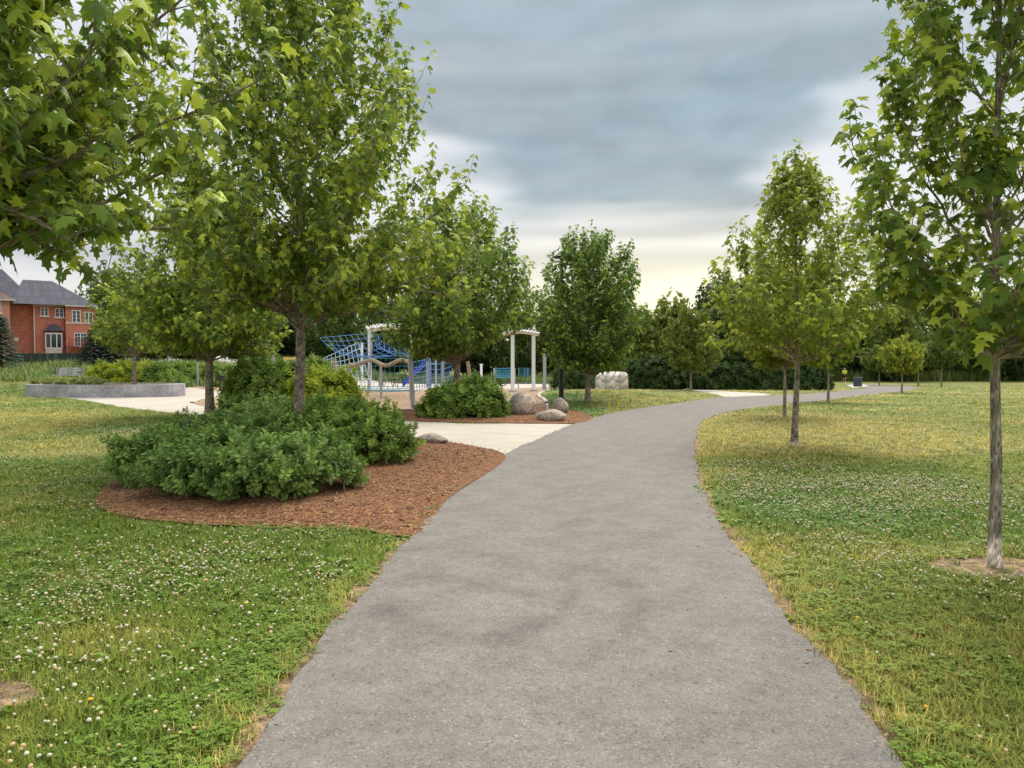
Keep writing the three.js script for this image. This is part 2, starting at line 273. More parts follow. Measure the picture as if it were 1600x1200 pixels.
const walk = smooth(px([[800, 720], [735, 699], [650, 686], [560, 669], [470, 656], [400, 656], [350, 654], [290, 648], [200, 638], [120, 625], [60, 616], [45, 610], [70, 603], [150, 600], [280, 604], [340, 611], [420, 616], [470, 624], [520, 636], [575, 640], [640, 639], [700, 638], [720, 645], [700, 661.5], [880, 663], [930, 672], [900, 690]]), 0.35);
Z.walk = zone(walk);
const pit = smooth(px([[285, 604.5], [345, 600.5], [480, 598], [700, 596.5], [850, 597.5], [905, 600], [878, 605], [846, 613], [842, 620], [853, 627], [842, 640], [760, 641], [690, 640.5], [610, 641.5], [570, 642], [510, 634], [460, 622], [400, 613]]), 0.5);
Z.pit = zone(pit);
const pitR = smooth(px([[905, 597], [960, 596.3], [1040, 598], [1104, 601.3], [1085, 604.5], [1068, 610], [1040, 611], [1000, 608], [950, 603]]), 0.5);
Z.pitR = zone(pitR);
const plaza = smooth(px([[420, 607], [520, 608.5], [640, 609.5], [740, 609], [820, 606.5], [880, 602.5], [860, 599.5], [780, 598], [640, 598], [500, 600]]), 0.5);
Z.plaza = zone(plaza);
const walkR = smooth(px([[1064, 608], [1090, 607.8], [1140, 612], [1200, 615.5], [1190, 619], [1140, 621], [1120, 617], [1080, 610.5]]), 0.3);
Z.walkR = zone(walkR);
const wobbly = (c, rx, rz, s) => Array.from({ length: 40 }, (_, k) => { const a = k / 40 * 6.283, w = 0.75 + 0.5 * vnoise(Math.cos(a) * 2 + s, Math.sin(a) * 2 + s); return new THREE.Vector2(c.x + Math.cos(a) * rx * w, c.z + Math.sin(a) * rz * w); });
const soilSpots = [[at(1552, 888), 0.5, 0.3], [at(-25, 1100), 0.2, 0.26], [at(1241, 698), 0.22, 0.2], [at(1226, 650), 0.3, 0.3], [at(1294, 628), 0.4, 0.4], [at(1409, 615), 0.6, 0.5]].map(([c, a, b], k) => { const p = wobbly(c, a, b, k * 3.7); Z['soil' + k] = zone(p); return p; });
const allZones = Object.values(Z), soilZones = Object.keys(Z).filter(k => k.startsWith('soil')).map(k => Z[k]), hardZones = allZones.filter(z => !soilZones.includes(z));
const PLANTER = { c: V(-20.4, 0, -38.6), rx: 3.9, rz: 1.9 };
const inPlanter = (x, z) => ((x - PLANTER.c.x) / PLANTER.rx) ** 2 + ((z - PLANTER.c.z) / PLANTER.rz) ** 2 < 1.02;

// colour of the sward at a place: greener clover, olive turf, straw-dry patches where the photograph has them
const dryA = at(1190, 672), dryB = at(1290, 690), dryC = at(60, 650), dryD = at(1140, 660);
function sward(x, z) {
  const d = -z, n = fbm(x * 0.35 + 20, z * 0.35 + 20, 0, 4), n2 = fbm(x * 1.6, z * 1.6, 3, 3);
  const blob = (c, rx, rz) => Math.exp(-(((x - c.x) / rx) ** 2) - (((z - c.z) / rz) ** 2));
  let dry = 0.5 * ss(0.5, 0.72, n) + 1.25 * blob(dryA, 3.4, 4.2) + 1.0 * blob(dryB, 2.8, 2.2) + 0.4 * blob(dryC, 3, 3) + 0.8 * blob(dryD, 1.4, 4);
  if (x > 3) dry += 0.42 * ss(8, 20, d); else if (x < -4) dry += 0.22 * ss(9, 20, d);
  dry = clamp(dry + (n2 - 0.5) * 0.9 - (x < 0 && d < 12 ? 0.22 : 0));
  const lush = clamp(ss(0.48, 0.7, 1 - n) * 0.7 + (n2 - 0.5) * 0.5 + (x > 1 && x < 9 && d > 28 && d < 37 ? 0.5 : 0));
  const c = [mix(0.105, 0.058, lush), mix(0.165, 0.135, lush), mix(0.026, 0.02, lush)];
  return [mix(c[0], 0.30, dry * 0.75), mix(c[1], 0.28, dry * 0.75), mix(c[2], 0.09, dry * 0.75)];
}

// ---------------------------------------------------------------- ground
{
  const axis = (fine, far) => { const a = [0]; let s = 0.22; while (a[a.length - 1] < far) { const q = a[a.length - 1]; s = q < fine ? 0.22 : Math.min(14, s * 1.09); a.push(q + s); } return a; };
  const xs = axis(14, 420), zs = axis(42, 620); const X = [...xs.slice(1).reverse().map(v => -v), ...xs], Zs = [6, 3, ...zs.map(v => -v)];
  const b = new GB();
  for (const z of Zs) for (const x of X) { const c = sward(x, z); b.vert(x, H(x, z), z, 0, 1, 0, x, z, [c[0] * 3.3, c[1] * 2.9, c[2] * 2.8]); }
  const w = X.length; for (let j = 0; j < Zs.length - 1; j++) for (let i = 0; i < w - 1; i++) { const a = j * w + i; b.tri(a, a + 1, a + w + 1); b.tri(a, a + w + 1, a + w); }
  const g = b.build(); g.computeVertexNormals();
  structure('ground', g, M.turf, 'wide park lawn of mown grass and clover with straw dry patches');
}
// the asphalt path, with darker scuffs and turning marks worn into it
const scuffs = [[[600, 955], [640, 985], [720, 1003], [790, 1000], [850, 975]], [[640, 905], [700, 908], [760, 920], [815, 932]], [[620, 862], [720, 866], [800, 880], [880, 905], [890, 945], [850, 985]], [[880, 885], [960, 905], [1000, 945], [985, 985]], [[990, 835], [1040, 840]], [[880, 820], [920, 815], [885, 832], [900, 842]], [[940, 705], [1000, 712]], [[1040, 645], [1075, 648]]].map(l => smooth(px(l), 0.05, false));
{
  const N = edgeL.length, R = new THREE.CatmullRomCurve3(edgeR.map(p => V(p.x, 0, p.y))).getSpacedPoints(N - 1), b = new GB();
  // pair the two edges by progress, so that cross lines stay square to the path
  const Ls = new THREE.CatmullRomCurve3(edgeL.map(p => V(p.x, 0, p.y))).getSpacedPoints(N - 1), rows = [], wts = [0.13, 0.10, 0.045, 0.10, 0.07, 0.05, 0.05, 0.05], tones = scuffs;
  let last = null; const pale = at(735, 955);
  for (let k = 0; k < N; k++) {
    const l = Ls[k], r = R[k], near = l.z > -14 || r.z > -14, cols = 56, row = [];
    for (let c = 0; c <= cols; c++) {
      const t = c / cols, jag = (c === 0 || c === cols) ? (vnoise(k * 0.9, c, 5) - 0.5) * 0.05 + (vnoise(k * 0.17, c, 8) - 0.5) * 0.06 : 0;
      const x = mix(l.x, r.x, t) + jag, z = mix(l.z, r.z, t);
      let v = 1.03 + 0.10 * (fbm(x * 0.5, z * 0.5, 2, 4) - 0.5) + 0.08 * (fbm(x * 3, z * 3, 4, 2) - 0.5);
      if (near) for (let q = 0; q < tones.length; q++) { let m = 9; for (const p of tones[q]) { const dd = (p.x - x) ** 2 + (p.y - z) ** 2; if (dd < m) m = dd; } const wv = wts[q] * (0.75 + 0.5 * vnoise(x * 5, z * 5, 9)); v -= (q < 2 ? 0.32 : 0.2) * Math.exp(-m / (wv * wv)) * (0.65 + 0.35 * ss(0.25, 0.6, fbm(x * 9, z * 9, 6, 2))); }
      if (near) v += 0.10 * Math.exp(-(((x - pale.x) / 0.45) ** 2) - (((z - pale.z) / 0.6) ** 2)) * (0.5 + vnoise(x * 6, z * 6, 3));
      row.push(b.vert(x, H(x, z) + 0.024, z, 0, 1, 0, x, z, [v, v, v * (0.99 - 0.03 * (v - 1))]));
    }
    if (last) for (let c = 0; c < cols; c++) { b.tri(last[c], row[c + 1], row[c]); b.tri(last[c], last[c + 1], row[c + 1]); }
    last = row;
  }
  const g = b.build(); g.computeVertexNormals();
  structure('asphalt_path', g, M.asphalt, 'grey asphalt path winding from the foreground to the far bin');
}
// brown crumbling edge between asphalt and turf
for (const [e, side, lab] of [[edgeL, -1, 'left'], [edgeR, 1, 'right']]) {
  const b = new GB(); let prev = null;
  for (let k = 0; k < e.length; k++) {
    const p = e[k], a = e[Math.max(0, k - 1)], c = e[Math.min(e.length - 1, k + 1)], tx = c.x - a.x, tz = c.y - a.y, l = Math.hypot(tx, tz), nx = -tz / l * side, nz = tx / l * side, w = 0.02 + 0.13 * vnoise(k * 0.16, side * 7) ** 1.5 + 0.03 * vnoise(k * 0.9, 3);
    if (p.y < -36) break;
    const row = [-0.08, w].map(o => b.vert(p.x + nx * o, H(p.x, p.y) + 0.008, p.y + nz * o, 0, 1, 0, p.x + nx * o, p.y + nz * o));
    if (prev) { b.tri(prev[0], row[0], row[1]); b.tri(prev[0], row[1], prev[1]); } prev = row;
  }
  structure('path_verge', b.build(), M.soil, `narrow strip of bare brown soil along the ${lab} edge of the asphalt path`);
}
{ // concrete walk, in slabs parted by a joint where one shows
  const cut = [at(660, 670), at(868, 683.5)], dir = cut[1].clone().sub(cut[0]).setY(0).normalize(), nrm = V(-dir.z, 0, dir.x);
  const w = new THREE.Group(); w.name = 'concrete_walk'; w.userData = { kind: 'structure', label: 'pale concrete walk leading from the asphalt path to the playground', category: 'walk' }; scene.add(w);
  const clip = (poly, s, gap) => { const out = [], f = p => ((p.x - cut[0].x) * nrm.x + (p.y - cut[0].z) * nrm.z) * s - gap; for (let i = 0; i < poly.length; i++) { const a = poly[i], b = poly[(i + 1) % poly.length], fa = f(a), fb = f(b); if (fa >= 0) out.push(a); if ((fa >= 0) !== (fb >= 0)) { const t = fa / (fa - fb); out.push(new THREE.Vector2(mix(a.x, b.x, t), mix(a.y, b.y, t))); } } return out; };
  // the joint runs only across the mouth of the walk: the far slab is the walk beyond it
  const m = part('concrete_slab', sheetGeo(clip(walk, 1, 0.008), 0.014, 0.6), M.concrete, w); const m2 = part('concrete_slab', sheetGeo(clip(walk, -1, 0.008), 0.014, 0.6), M.concrete, w);
}
structure('side_walk', sheetGeo(walkR, 0.014, 0.6), M.concrete, 'pale concrete spur joining the path beyond the grass mound');
structure('play_surface', sheetGeo(pit, 0.008, 0.7), M.pit, 'tan wood chip surface of the playground');
structure('play_surface', sheetGeo(pitR, 0.008, 0.7), M.pit, 'tan wood chip surface right of the grass mound');
structure('play_plaza', sheetGeo(plaza, 0.014, 0.8), M.concrete, 'pale concrete plaza with picnic tables across the playground');
const bedBump = (poly) => (x, z) => { let m = 9; for (const p of poly) m = Math.min(m, (p.x - x) ** 2 + (p.y - z) ** 2); return 0.07 * ss(0, 0.9, Math.sqrt(m)) + 0.018 * fbm(x * 5, z * 5, 1, 3); };
const bumpA = bedBump(bedA), bumpB = bedBump(bedB);
structure('mulch_bed', sheetGeo(bedA, 0.018, 0.16, bumpA), M.mulch, 'brown bark mulch bed in the left foreground under the large maple');
structure('mulch_bed', sheetGeo(bedB, 0.018, 0.22, bumpB), M.mulch, 'brown bark mulch bed around the boulders beside the playground');
soilSpots.forEach((p, k) => structure('bare_soil', sheetGeo(p, 0.007 + 0.001 * k, 0.1), M.soil, ['bare trodden soil around the whitewashed maple trunk on the right', 'bare soil patch at the left edge of the near lawn', 'bare soil ring under the slender maple right of the path', 'bare soil ring under the thin trunk beyond the slender maple', 'bare soil ring at the small dark maple by the path bend', 'bare soil ring at the small yellow green maple near the bin'][k]));
const kerbLines = [[px([[854, 630], [850, 624.5], [843, 620.5], [847, 613], [878, 605], [905, 600.5]]), 'pale kerb curling between the playground and the grass mound'], [px([[575, 641.5], [610, 641], [660, 640.5], [700, 640]]), 'pale kerb between the playground and the boulder bed'], [px([[1068, 610.5], [1085, 604.5], [1104, 601.4], [1040, 598], [960, 596.5]]), 'pale kerb round the far right play surface'], [px([[285, 604.5], [345, 600.5], [480, 598], [700, 596.5], [850, 597.5], [905, 600]]), 'pale kerb along the far side of the playground'], [px([[300, 630], [318, 624.5], [345, 621.5], [372, 624], [400, 634]]), 'pale kerb around the small chip bed behind the left maple']];
for (const [p, lab] of kerbLines) { const k = part(numbered('kerb'), ribbonGeo(smooth(p, 0.25, false), 0.15, 0.06), M.kerb, scene); k.userData = { kind: 'structure', label: lab, category: 'kerb' }; }
structure('chip_bed', sheetGeo(smooth(px([[300, 630], [318, 625], [345, 622], [372, 624.5], [400, 634], [380, 642], [330, 637]]), 0.25), 0.02, 0.5), M.pit, 'small tan chip bed behind the left maple');
//==NEXT==

// ---------------------------------------------------------------- leaves and trees
const CAM = V(0, EYE, 0);
function mapleLeaf(cup, droop, twist, slim) {                                // five pointed lobes, cupped along the midrib; the stalk end at the origin, one unit long
  const half = [[0.03, 0.0], [0.20, -0.06], [0.36, -0.02], [0.27, 0.14], [0.40, 0.20], [0.62, 0.42], [0.40, 0.42], [0.26, 0.40], [0.24, 0.58], [0.30, 0.74], [0.13, 0.74], [0, 1.0]];
  half.forEach(p => { p[0] *= slim; }); const out = [...half, ...half.slice(0, -1).reverse().map(([x, y]) => [-x, y])], b = new GB(), z = (x, y) => -cup * Math.abs(x) - droop * y * y + twist * x * y + 0.04;
  const m = b.vert(0, 0.3, z(0, 0.3), 0, 0, 1, 0, 0, [1, 1, 1]);
  const ids = out.map(([x, y]) => b.vert(x, y, z(x, y), x * 0.3, 0.3 * y, 1, 0, 0, [1, 1, 1]));
  for (let k = 0; k < ids.length; k++) b.tri(m, ids[k], ids[(k + 1) % ids.length]);
  const g = b.build(); g.computeVertexNormals(); return g;
}
const leafGeos = [mapleLeaf(0.22, 0.28, 0, 1), mapleLeaf(0.55, 0.5, 0.25, 0.9), mapleLeaf(-0.15, 0.55, -0.35, 0.95), mapleLeaf(0.85, 0.15, 0.1, 1.05)], leafGeo = leafGeos[0];
function cluster(count, seed, leaf, spread) {         // a spray of leaves for crowns too far off to show single ones
  const r = rng(seed), out = [];
  for (let k = 0; k < count; k++) { const g = leaf.clone(), m = new THREE.Matrix4().compose(V((r() - 0.5) * spread, (r() - 0.5) * spread, (r() - 0.5) * spread), new THREE.Quaternion().setFromEuler(new THREE.Euler(-0.9 + (r() - 0.5) * 1.6, r() * 6.28, (r() - 0.5) * 1.2, 'YXZ')), V(1, 1, 1).multiplyScalar(0.7 + 0.6 * r())); g.applyMatrix4(m); const t = 0.75 + 0.5 * r(), c = g.attributes.color; for (let i = 0; i < c.count; i++) c.setXYZ(i, t, t, t); out.push(g); }
  return mergeGeometries(out);
}
const clusterGeos = [cluster(6, 1, leafGeo, 1.5), cluster(6, 2, leafGeo, 1.5), cluster(7, 3, leafGeo, 1.6)];
function copies(name, geo, mat, list, parent) {       // list of [Matrix4, Color]
  const m = new THREE.InstancedMesh(geo, mat, list.length); m.name = name; m.userData.kind = 'stuff'; m.castShadow = m.receiveShadow = true;
  list.forEach(([mx, c], k) => { m.setMatrixAt(k, mx); m.setColorAt(k, c); });
  parent.add(m); return m;
}
const PALETTE = {                                     // old leaf, mid leaf, fresh leaf at the shoot tips
  maple: [[0.090, 0.153, 0.032], [0.209, 0.317, 0.048], [0.584, 0.646, 0.075]],
  deep: [[0.070, 0.132, 0.030], [0.160, 0.269, 0.046], [0.445, 0.562, 0.070]],
  fresh: [[0.139, 0.210, 0.032], [0.293, 0.377, 0.048], [0.599, 0.635, 0.075]],
  olive: [[0.099, 0.147, 0.034], [0.197, 0.263, 0.048], [0.418, 0.452, 0.090]],
  dark: [[0.043, 0.072, 0.032], [0.084, 0.129, 0.046], [0.168, 0.213, 0.072]],
  wood: [[0.072, 0.126, 0.034], [0.139, 0.215, 0.046], [0.278, 0.353, 0.066]],
  yellow: [[0.174, 0.242, 0.034], [0.325, 0.378, 0.045], [0.580, 0.557, 0.070]],
};
const profile = (t, full, taper) => full ? Math.pow(Math.sin(Math.PI * clamp(0.1 + 0.86 * t)), 0.6) : (t < 0.28 ? mix(0.72, 1, Math.sin(t / 0.28 * Math.PI / 2)) : Math.pow(clamp(1 - (t - 0.28) / 0.76), taper) * 0.97 + 0.03);
function makeTree(o) {
  const { name = 'maple_tree', label, base, height, crownBase, radius, trunkR, seed, limbs = 40, twigs = 11, leaf = 0.11, palette = 'maple', full = false, leafParts = 0, far = 0, group = null, lean = 0, white = 0, young = 0.16, steep = 1, category = 'tree', spikes = 1, twigLen = 0.42, mat = M.bark, stretch = [1, 1], limbR = 0.30, taper = 0.62, bare = 0 } = o;
  const r = rng(seed), t = thing(name, label, category, base, group), P = PALETTE[palette], Hc = height - crownBase;
  // trunk: flared foot, slight wander, leader reaching into the top
  const tp = [], tr = [], wander = a => V((vnoise(a * 0.5, seed) - 0.5) * trunkR * 1.1 * Math.min(1, a) + lean * a, a, (vnoise(a * 0.5, seed + 9) - 0.5) * trunkR * 1.1 * Math.min(1, a));
  const nT = far ? 12 : 34;
  for (let k = 0; k <= nT; k++) { const f = Math.pow(k / nT, 1.25), y = f * height * 0.96 - (k ? 0 : 0.12); tp.push(wander(Math.max(0, y)).setY(y)); const flare = 1 + 0.55 * Math.exp(-Math.max(0, y) / (trunkR * 1.3)); tr.push(trunkR * flare * mix(1, 0.06, Math.pow(f, 0.85)) + 0.003); }
  const trunk = new GB().tube(tp, tr, far ? 7 : 14, true, [1, 1, 1]);
  for (let i = 0; i < trunk.p.length / 3; i++) {        // bark: lenticel blotches, darker with age above, old whitewash at the foot where the photograph shows it
    const x = trunk.p[i * 3], y = trunk.p[i * 3 + 1], z = trunk.p[i * 3 + 2], n = fbm(x * 14, y * 7, z * 14, 3); let c = 0.8 + 0.5 * (n - 0.5);
    let w = white && y < white * (0.75 + 0.7 * n) ? 2.0 : 0; trunk.c[i * 3] = w || c; trunk.c[i * 3 + 1] = (w || c) * (w ? 1.03 : 1); trunk.c[i * 3 + 2] = (w || c) * (w ? 1.1 : 1);
    if (!far) { const k = 1 + 0.10 * (vnoise(Math.atan2(z, x) * 2.5 + 9, y * 3, seed) - 0.5); trunk.p[i * 3] *= k; trunk.p[i * 3 + 2] *= k; }
  }
  const leaves = [], add = (p, stalk, size, colour) => leaves.push({ p, stalk, size, colour });
  const tone = (fresh) => { const q = r(); const a = P[0], b = P[1], c = P[2]; let m = q; const col = [0, 1, 2].map(k => mix(mix(a[k], b[k], m), c[k], fresh)); const v = 0.85 + 0.3 * r(); return lin(col[0] * v, col[1] * v, col[2] * v); };
  const up = V(0, 1, 0), farWood = far ? trunk : null;
  const limbGeos = [];
  const shoot = (b, p0, dir, len, rad, nodes, freshTip) => {  // a leafy twig
    const pts = [], d = dir.clone(), p = p0.clone(), seg = 4; pts.push(p.clone());
    for (let k = 0; k < seg; k++) { d.addScaledVector(up, 0.10 * (steep)).add(V((r() - 0.5) * 0.35, (r() - 0.5) * 0.25, (r() - 0.5) * 0.35)).normalize(); p.addScaledVector(d, len / seg); pts.push(p.clone()); }
    if (b) b.tube(pts, pts.map((_, k) => rad * (1 - 0.8 * k / seg) + 0.0012), 4, false, [0.75, 0.72, 0.66]);
    let az = r() * 6.28;
    for (let k = 1; k <= nodes; k++) {
      const f = k / nodes, q = f * seg, i0 = Math.min(seg - 1, Math.floor(q)), pp = pts[i0].clone().lerp(pts[i0 + 1], q - i0), td = pts[i0 + 1].clone().sub(pts[i0]).normalize();
      const sx = V(td.y, -td.x, 0.001).normalize(), sy = td.clone().cross(sx); az += 1.57 + (r() - 0.5) * 0.5;
      for (const s of k === nodes ? [0, 2.1, 4.2] : [0, Math.PI]) {
        const a = az + s, stalk = sx.clone().multiplyScalar(Math.cos(a)).addScaledVector(sy, Math.sin(a)).addScaledVector(td, 0.35 + 0.5 * f).normalize();
        const fresh = clamp((r() < young * (0.35 + 1.3 * f) ? 0.35 + 0.6 * r() : 0.12 * r()) + (k === nodes && freshTip && r() < 0.5 ? 0.35 : 0));
        add(pp, stalk, leaf * (0.5 + 0.75 * r()) * (1 - 0.38 * Math.max(0, f - 0.6)), tone(fresh));
      }
    }
    return p;
  };
  for (let L = 0; L < limbs; L++) {
    const f = (L + 0.5) / limbs, th = L * 2.39996 + r() * 0.7, tt = clamp(Math.pow(f, 0.92) + (r() - 0.5) * 0.06), R = radius * profile(tt, full, taper) * (0.72 + 0.42 * r()) * (Math.cos(th) > 0 ? stretch[1] : stretch[0]);
    if (tt < bare && Math.cos(th) > 0.25) continue;
    const tip = V(Math.cos(th) * R, crownBase + tt * Hc + (r() - 0.3) * 0.1 * Hc * 0.3, Math.sin(th) * R), climb = R * (0.25 + 0.95 * ss(0, 0.45, tt)) * steep;
    let y0 = clamp(tip.y - climb, crownBase * (0.92 + 0.3 * r()), height * 0.93); const s0 = wander(y0);
    tip.x += s0.x; tip.z += s0.z;
    const ctrl = s0.clone().lerp(tip, 0.55).add(V(0, -0.16 * (tip.y - y0) - (tt < 0.2 ? -0.10 * R : 0), 0));
    const crv = new THREE.QuadraticBezierCurve3(s0, ctrl, tip), len = crv.getLength(), b = far ? farWood : new GB(), seg = far ? 4 : 9, pts = crv.getPoints(seg);
    const baseR = Math.max(0.004, trunkR * limbR * Math.pow(clamp(1 - tt * 0.75), 0.8) * (0.75 + 0.4 * r()));
    pts.forEach((p, k) => { if (k && k < seg) p.add(V((r() - 0.5), (r() - 0.5), (r() - 0.5)).multiplyScalar(len * 0.03)); });
    b.tube(pts, pts.map((_, k) => baseR * (1 - 0.85 * k / seg) + 0.002), far ? 4 : 6, false, [0.85, 0.8, 0.72]);
    const nTw = Math.max(3, Math.round(twigs * clamp(len / (radius * 0.9), 0.5, 1.3)));
    for (let k = 0; k < nTw; k++) {
      const q = mix(0.22, 0.98, (k + r() * 0.8) / nTw), i0 = Math.min(seg - 1, Math.floor(q * seg)), p = pts[i0].clone().lerp(pts[i0 + 1], q * seg - i0), d0 = pts[i0 + 1].clone().sub(pts[i0]).normalize();
      const a = r() * 6.28, side = V(Math.cos(a), 0.15 + 0.5 * r(), Math.sin(a)).addScaledVector(d0, 0.5).normalize(), l = twigLen * (0.55 + 0.8 * r()) * (0.7 + 0.5 * (1 - q));
      shoot(far ? null : b, p, side, l, 0.004, Math.max(2, Math.round(l / (leaf * 0.78))), true);
    }
    const nSp = tt > 0.1 ? spikes : 0;
    shoot(far ? null : b, tip, V((r() - 0.5) * 0.5, 1, (r() - 0.5) * 0.5).addScaledVector(tip.clone().sub(s0).normalize(), 0.5).normalize(), twigLen * (0.7 + 0.5 * r()), 0.004, 4, true);
    for (let k = 0; k < nSp; k++) if (r() < 0.75) { const p = crv.getPoint(0.7 + 0.3 * r()); shoot(far ? null : b, p, V((r() - 0.5) * 0.4, 1, (r() - 0.5) * 0.4).normalize(), twigLen * (1.0 + 0.8 * r()), 0.004, 6, true); }
    if (!far) limbGeos.push(b.build());
  }
  part('trunk', trunk.build(), mat, t);
  for (const g of limbGeos) part('limb', g, mat, t);
  // hang every leaf from its stalk
  const m4 = new THREE.Matrix4(), X = V(0, 0, 0), Y = V(0, 0, 0), Zv = V(0, 0, 0), list = [];
  for (const l of leaves) {
    const st = l.stalk, p = l.p.clone().addScaledVector(st, l.size * (0.35 + 0.4 * r()));
    Y.copy(st).multiplyScalar(0.75).add(V((r() - 0.5) * 0.4, -(0.25 + 0.95 * r()), (r() - 0.5) * 0.4)).normalize();
    Zv.copy(up).addScaledVector(st, 0.75).add(V((r() - 0.5) * 0.9, (r() - 0.5) * 0.5, (r() - 0.5) * 0.9)); Zv.addScaledVector(Y, -Zv.dot(Y)).normalize(); X.crossVectors(Y, Zv);
    list.push([new THREE.Matrix4().makeBasis(X.clone().multiplyScalar(l.size), Y.clone().multiplyScalar(l.size), Zv.clone().multiplyScalar(l.size)).setPosition(p), l.colour, p]);
  }
  if (leafParts) {
    const sees = p => { const w = p.clone().add(base), v = w.clone().applyMatrix4(camera.matrixWorldInverse), k = F / -v.z; return v.z < -0.5 && Math.abs(v.x * k) < 790 && Math.abs(v.y * k) < 590; };
    list.sort((a, b) => a[2].clone().add(base).distanceTo(CAM) - b[2].clone().add(base).distanceTo(CAM));
    const chosen = []; for (const e of list) { if (chosen.length >= leafParts) break; if (sees(e[2])) { chosen.push(e); e.done = true; } }
    const mats = new Map();
    for (const [m, c] of chosen) { const key = [c.r, c.g, c.b].map(v => Math.round(Math.sqrt(v) * 14)).join(); if (!mats.has(key)) mats.set(key, leafMat(c.clone())); const q = part('leaf', leafGeos[Math.floor(c.r * 1e4) % 4], mats.get(key), t); m.decompose(q.position, q.quaternion, q.scale); }
  }
  const rest = list.filter(e => !e.done);
  if (far) { // far crowns: a spray stands where several leaves would
    const sp = [[], [], []]; rest.forEach((e, k) => { if (k % far === 0) { const m = e[0].clone(); sp[(k / far) % 3].push([m, e[1]]); } });
    sp.forEach((l, k) => l.length && copies('crown', clusterGeos[k], M.leaf, l, t));
  } else leafGeos.forEach((g, k) => copies('crown', g, M.leaf, rest.filter((_, i) => i % 4 === k), t));
  makeTree.count = (makeTree.count || 0) + rest.length / (far || 1);
  return t;
}
makeTree({ label: 'maple overhanging the top left corner with large close leaves', base: V(-3.5, H(-3.5, -4.5), -4.5), height: 6.4, crownBase: 2.15, radius: 1.6, trunkR: 0.085, seed: 11, limbs: 112, twigs: 14, leaf: 0.105, palette: 'maple', leafParts: 300, young: 0.3, stretch: [0.9, 1.1], twigLen: 0.36 });
makeTree({ label: 'tall broad maple standing in the foreground mulch bed', base: at(470, 707), height: 8.6, crownBase: 2.3, radius: 3.15, trunkR: 0.105, seed: 22, limbs: 92, twigs: 17, leaf: 0.14, palette: 'maple', leafParts: 300, young: 0.34, spikes: 3, twigLen: 0.55, taper: 0.72, stretch: [0.82, 1.12] });
makeTree({ label: 'maple at the left lawn edge in front of the concrete walk', base: at(329, 651), height: 6.9, crownBase: 1.7, radius: 2.65, trunkR: 0.135, seed: 33, limbs: 84, twigs: 15, leaf: 0.155, palette: 'maple', young: 0.26, twigLen: 0.55 });
makeTree({ label: 'maple growing behind the round bush beside the playground', base: at(713, 644), height: 6.3, crownBase: 1.55, radius: 2.55, trunkR: 0.13, seed: 44, limbs: 88, twigs: 16, bare: 0.3, leaf: 0.15, palette: 'deep', young: 0.3, spikes: 3, twigLen: 0.5, stretch: [0.95, 1.2], taper: 0.55 });
makeTree({ label: 'dark rounded maple on the grass mound beside the lamp post', base: at(919, 628), height: 6.4, crownBase: 1.1, radius: 2.2, trunkR: 0.115, seed: 55, limbs: 92, twigs: 17, leaf: 0.155, palette: 'deep', young: 0.18, spikes: 2, twigLen: 0.5, full: true });
makeTree({ label: 'maple with whitewashed trunk foot at the right edge', base: at(1552, 886), height: 6.1, crownBase: 1.5, radius: 1.22, trunkR: 0.045, seed: 66, limbs: 52, twigs: 10, leaf: 0.115, palette: 'maple', leafParts: 300, young: 0.28, spikes: 3, twigLen: 0.36, white: 0.19, limbR: 0.42, taper: 0.8, steep: 1.25 });
makeTree({ label: 'slender yellow green maple in the dry grass right of the path', base: at(1241, 699), height: 5.0, crownBase: 1.65, radius: 2.05, trunkR: 0.066, seed: 77, limbs: 62, twigs: 10, leaf: 0.115, palette: 'fresh', young: 0.3, spikes: 3, twigLen: 0.42, white: 0.10, taper: 1.0, steep: 1.1 });
// smaller park trees
const planterTop = 0.62;
makeTree({ label: 'young maple growing in the curved concrete planter', base: V(atDepth(209, 565, 38.8).x, H(-20.4, -36.7) + planterTop - 0.02, -38.8), height: 5.2, crownBase: 1.45, radius: 2.1, trunkR: 0.09, seed: 101, limbs: 40, twigs: 12, leaf: 0.17, palette: 'maple', young: 0.25, twigLen: 0.5, full: true });
const small = (label, p, height, crownBase, radius, trunkR, seed, palette, extra = {}) => makeTree({ label, base: p, height, crownBase, radius, trunkR, seed, palette, limbs: 36, twigs: 10, leaf: 0.17, far: 2, twigLen: 0.5, full: true, young: 0.2, ...extra });
small('thin maple just beyond the slender yellow green one', at(1226, 651), 4.2, 1.35, 1.35, 0.055, 102, 'fresh', { leaf: 0.13 });
small('small dark maple beside the bend of the path', at(1294, 628.5), 3.5, 1.4, 0.95, 0.06, 103, 'deep');
small('small yellow green maple left of the far grass field', at(1409, 615), 2.6, 1.15, 0.95, 0.06, 104, 'yellow', { limbs: 24, twigs: 7 });
small('broad green maple in front of the clipped hedge', at(1079, 611), 5.0, 1.15, 1.8, 0.085, 105, 'olive', { leaf: 0.19 });
small('narrow maple with a few rusty leaves before the hedge', at(1170, 609), 4.6, 1.2, 1.4, 0.085, 106, 'olive', { leaf: 0.19 });
small('sapling right of the bin beyond the path', at(1374, 602.5), 3.4, 1.35, 1.3, 0.06, 107, 'wood');
small('sapling standing between bin and whitewashed maple', at(1435, 603), 3.6, 1.8, 1.3, 0.075, 108, 'deep');
small('sapling nearest the whitewashed maple across the field', at(1471, 606), 3.4, 1.7, 1.2, 0.075, 109, 'wood');
small('low maple left behind the broad green hedge maple', at(1049, 603), 3.2, 1.2, 0.9, 0.07, 110, 'olive', { leaf: 0.19 });
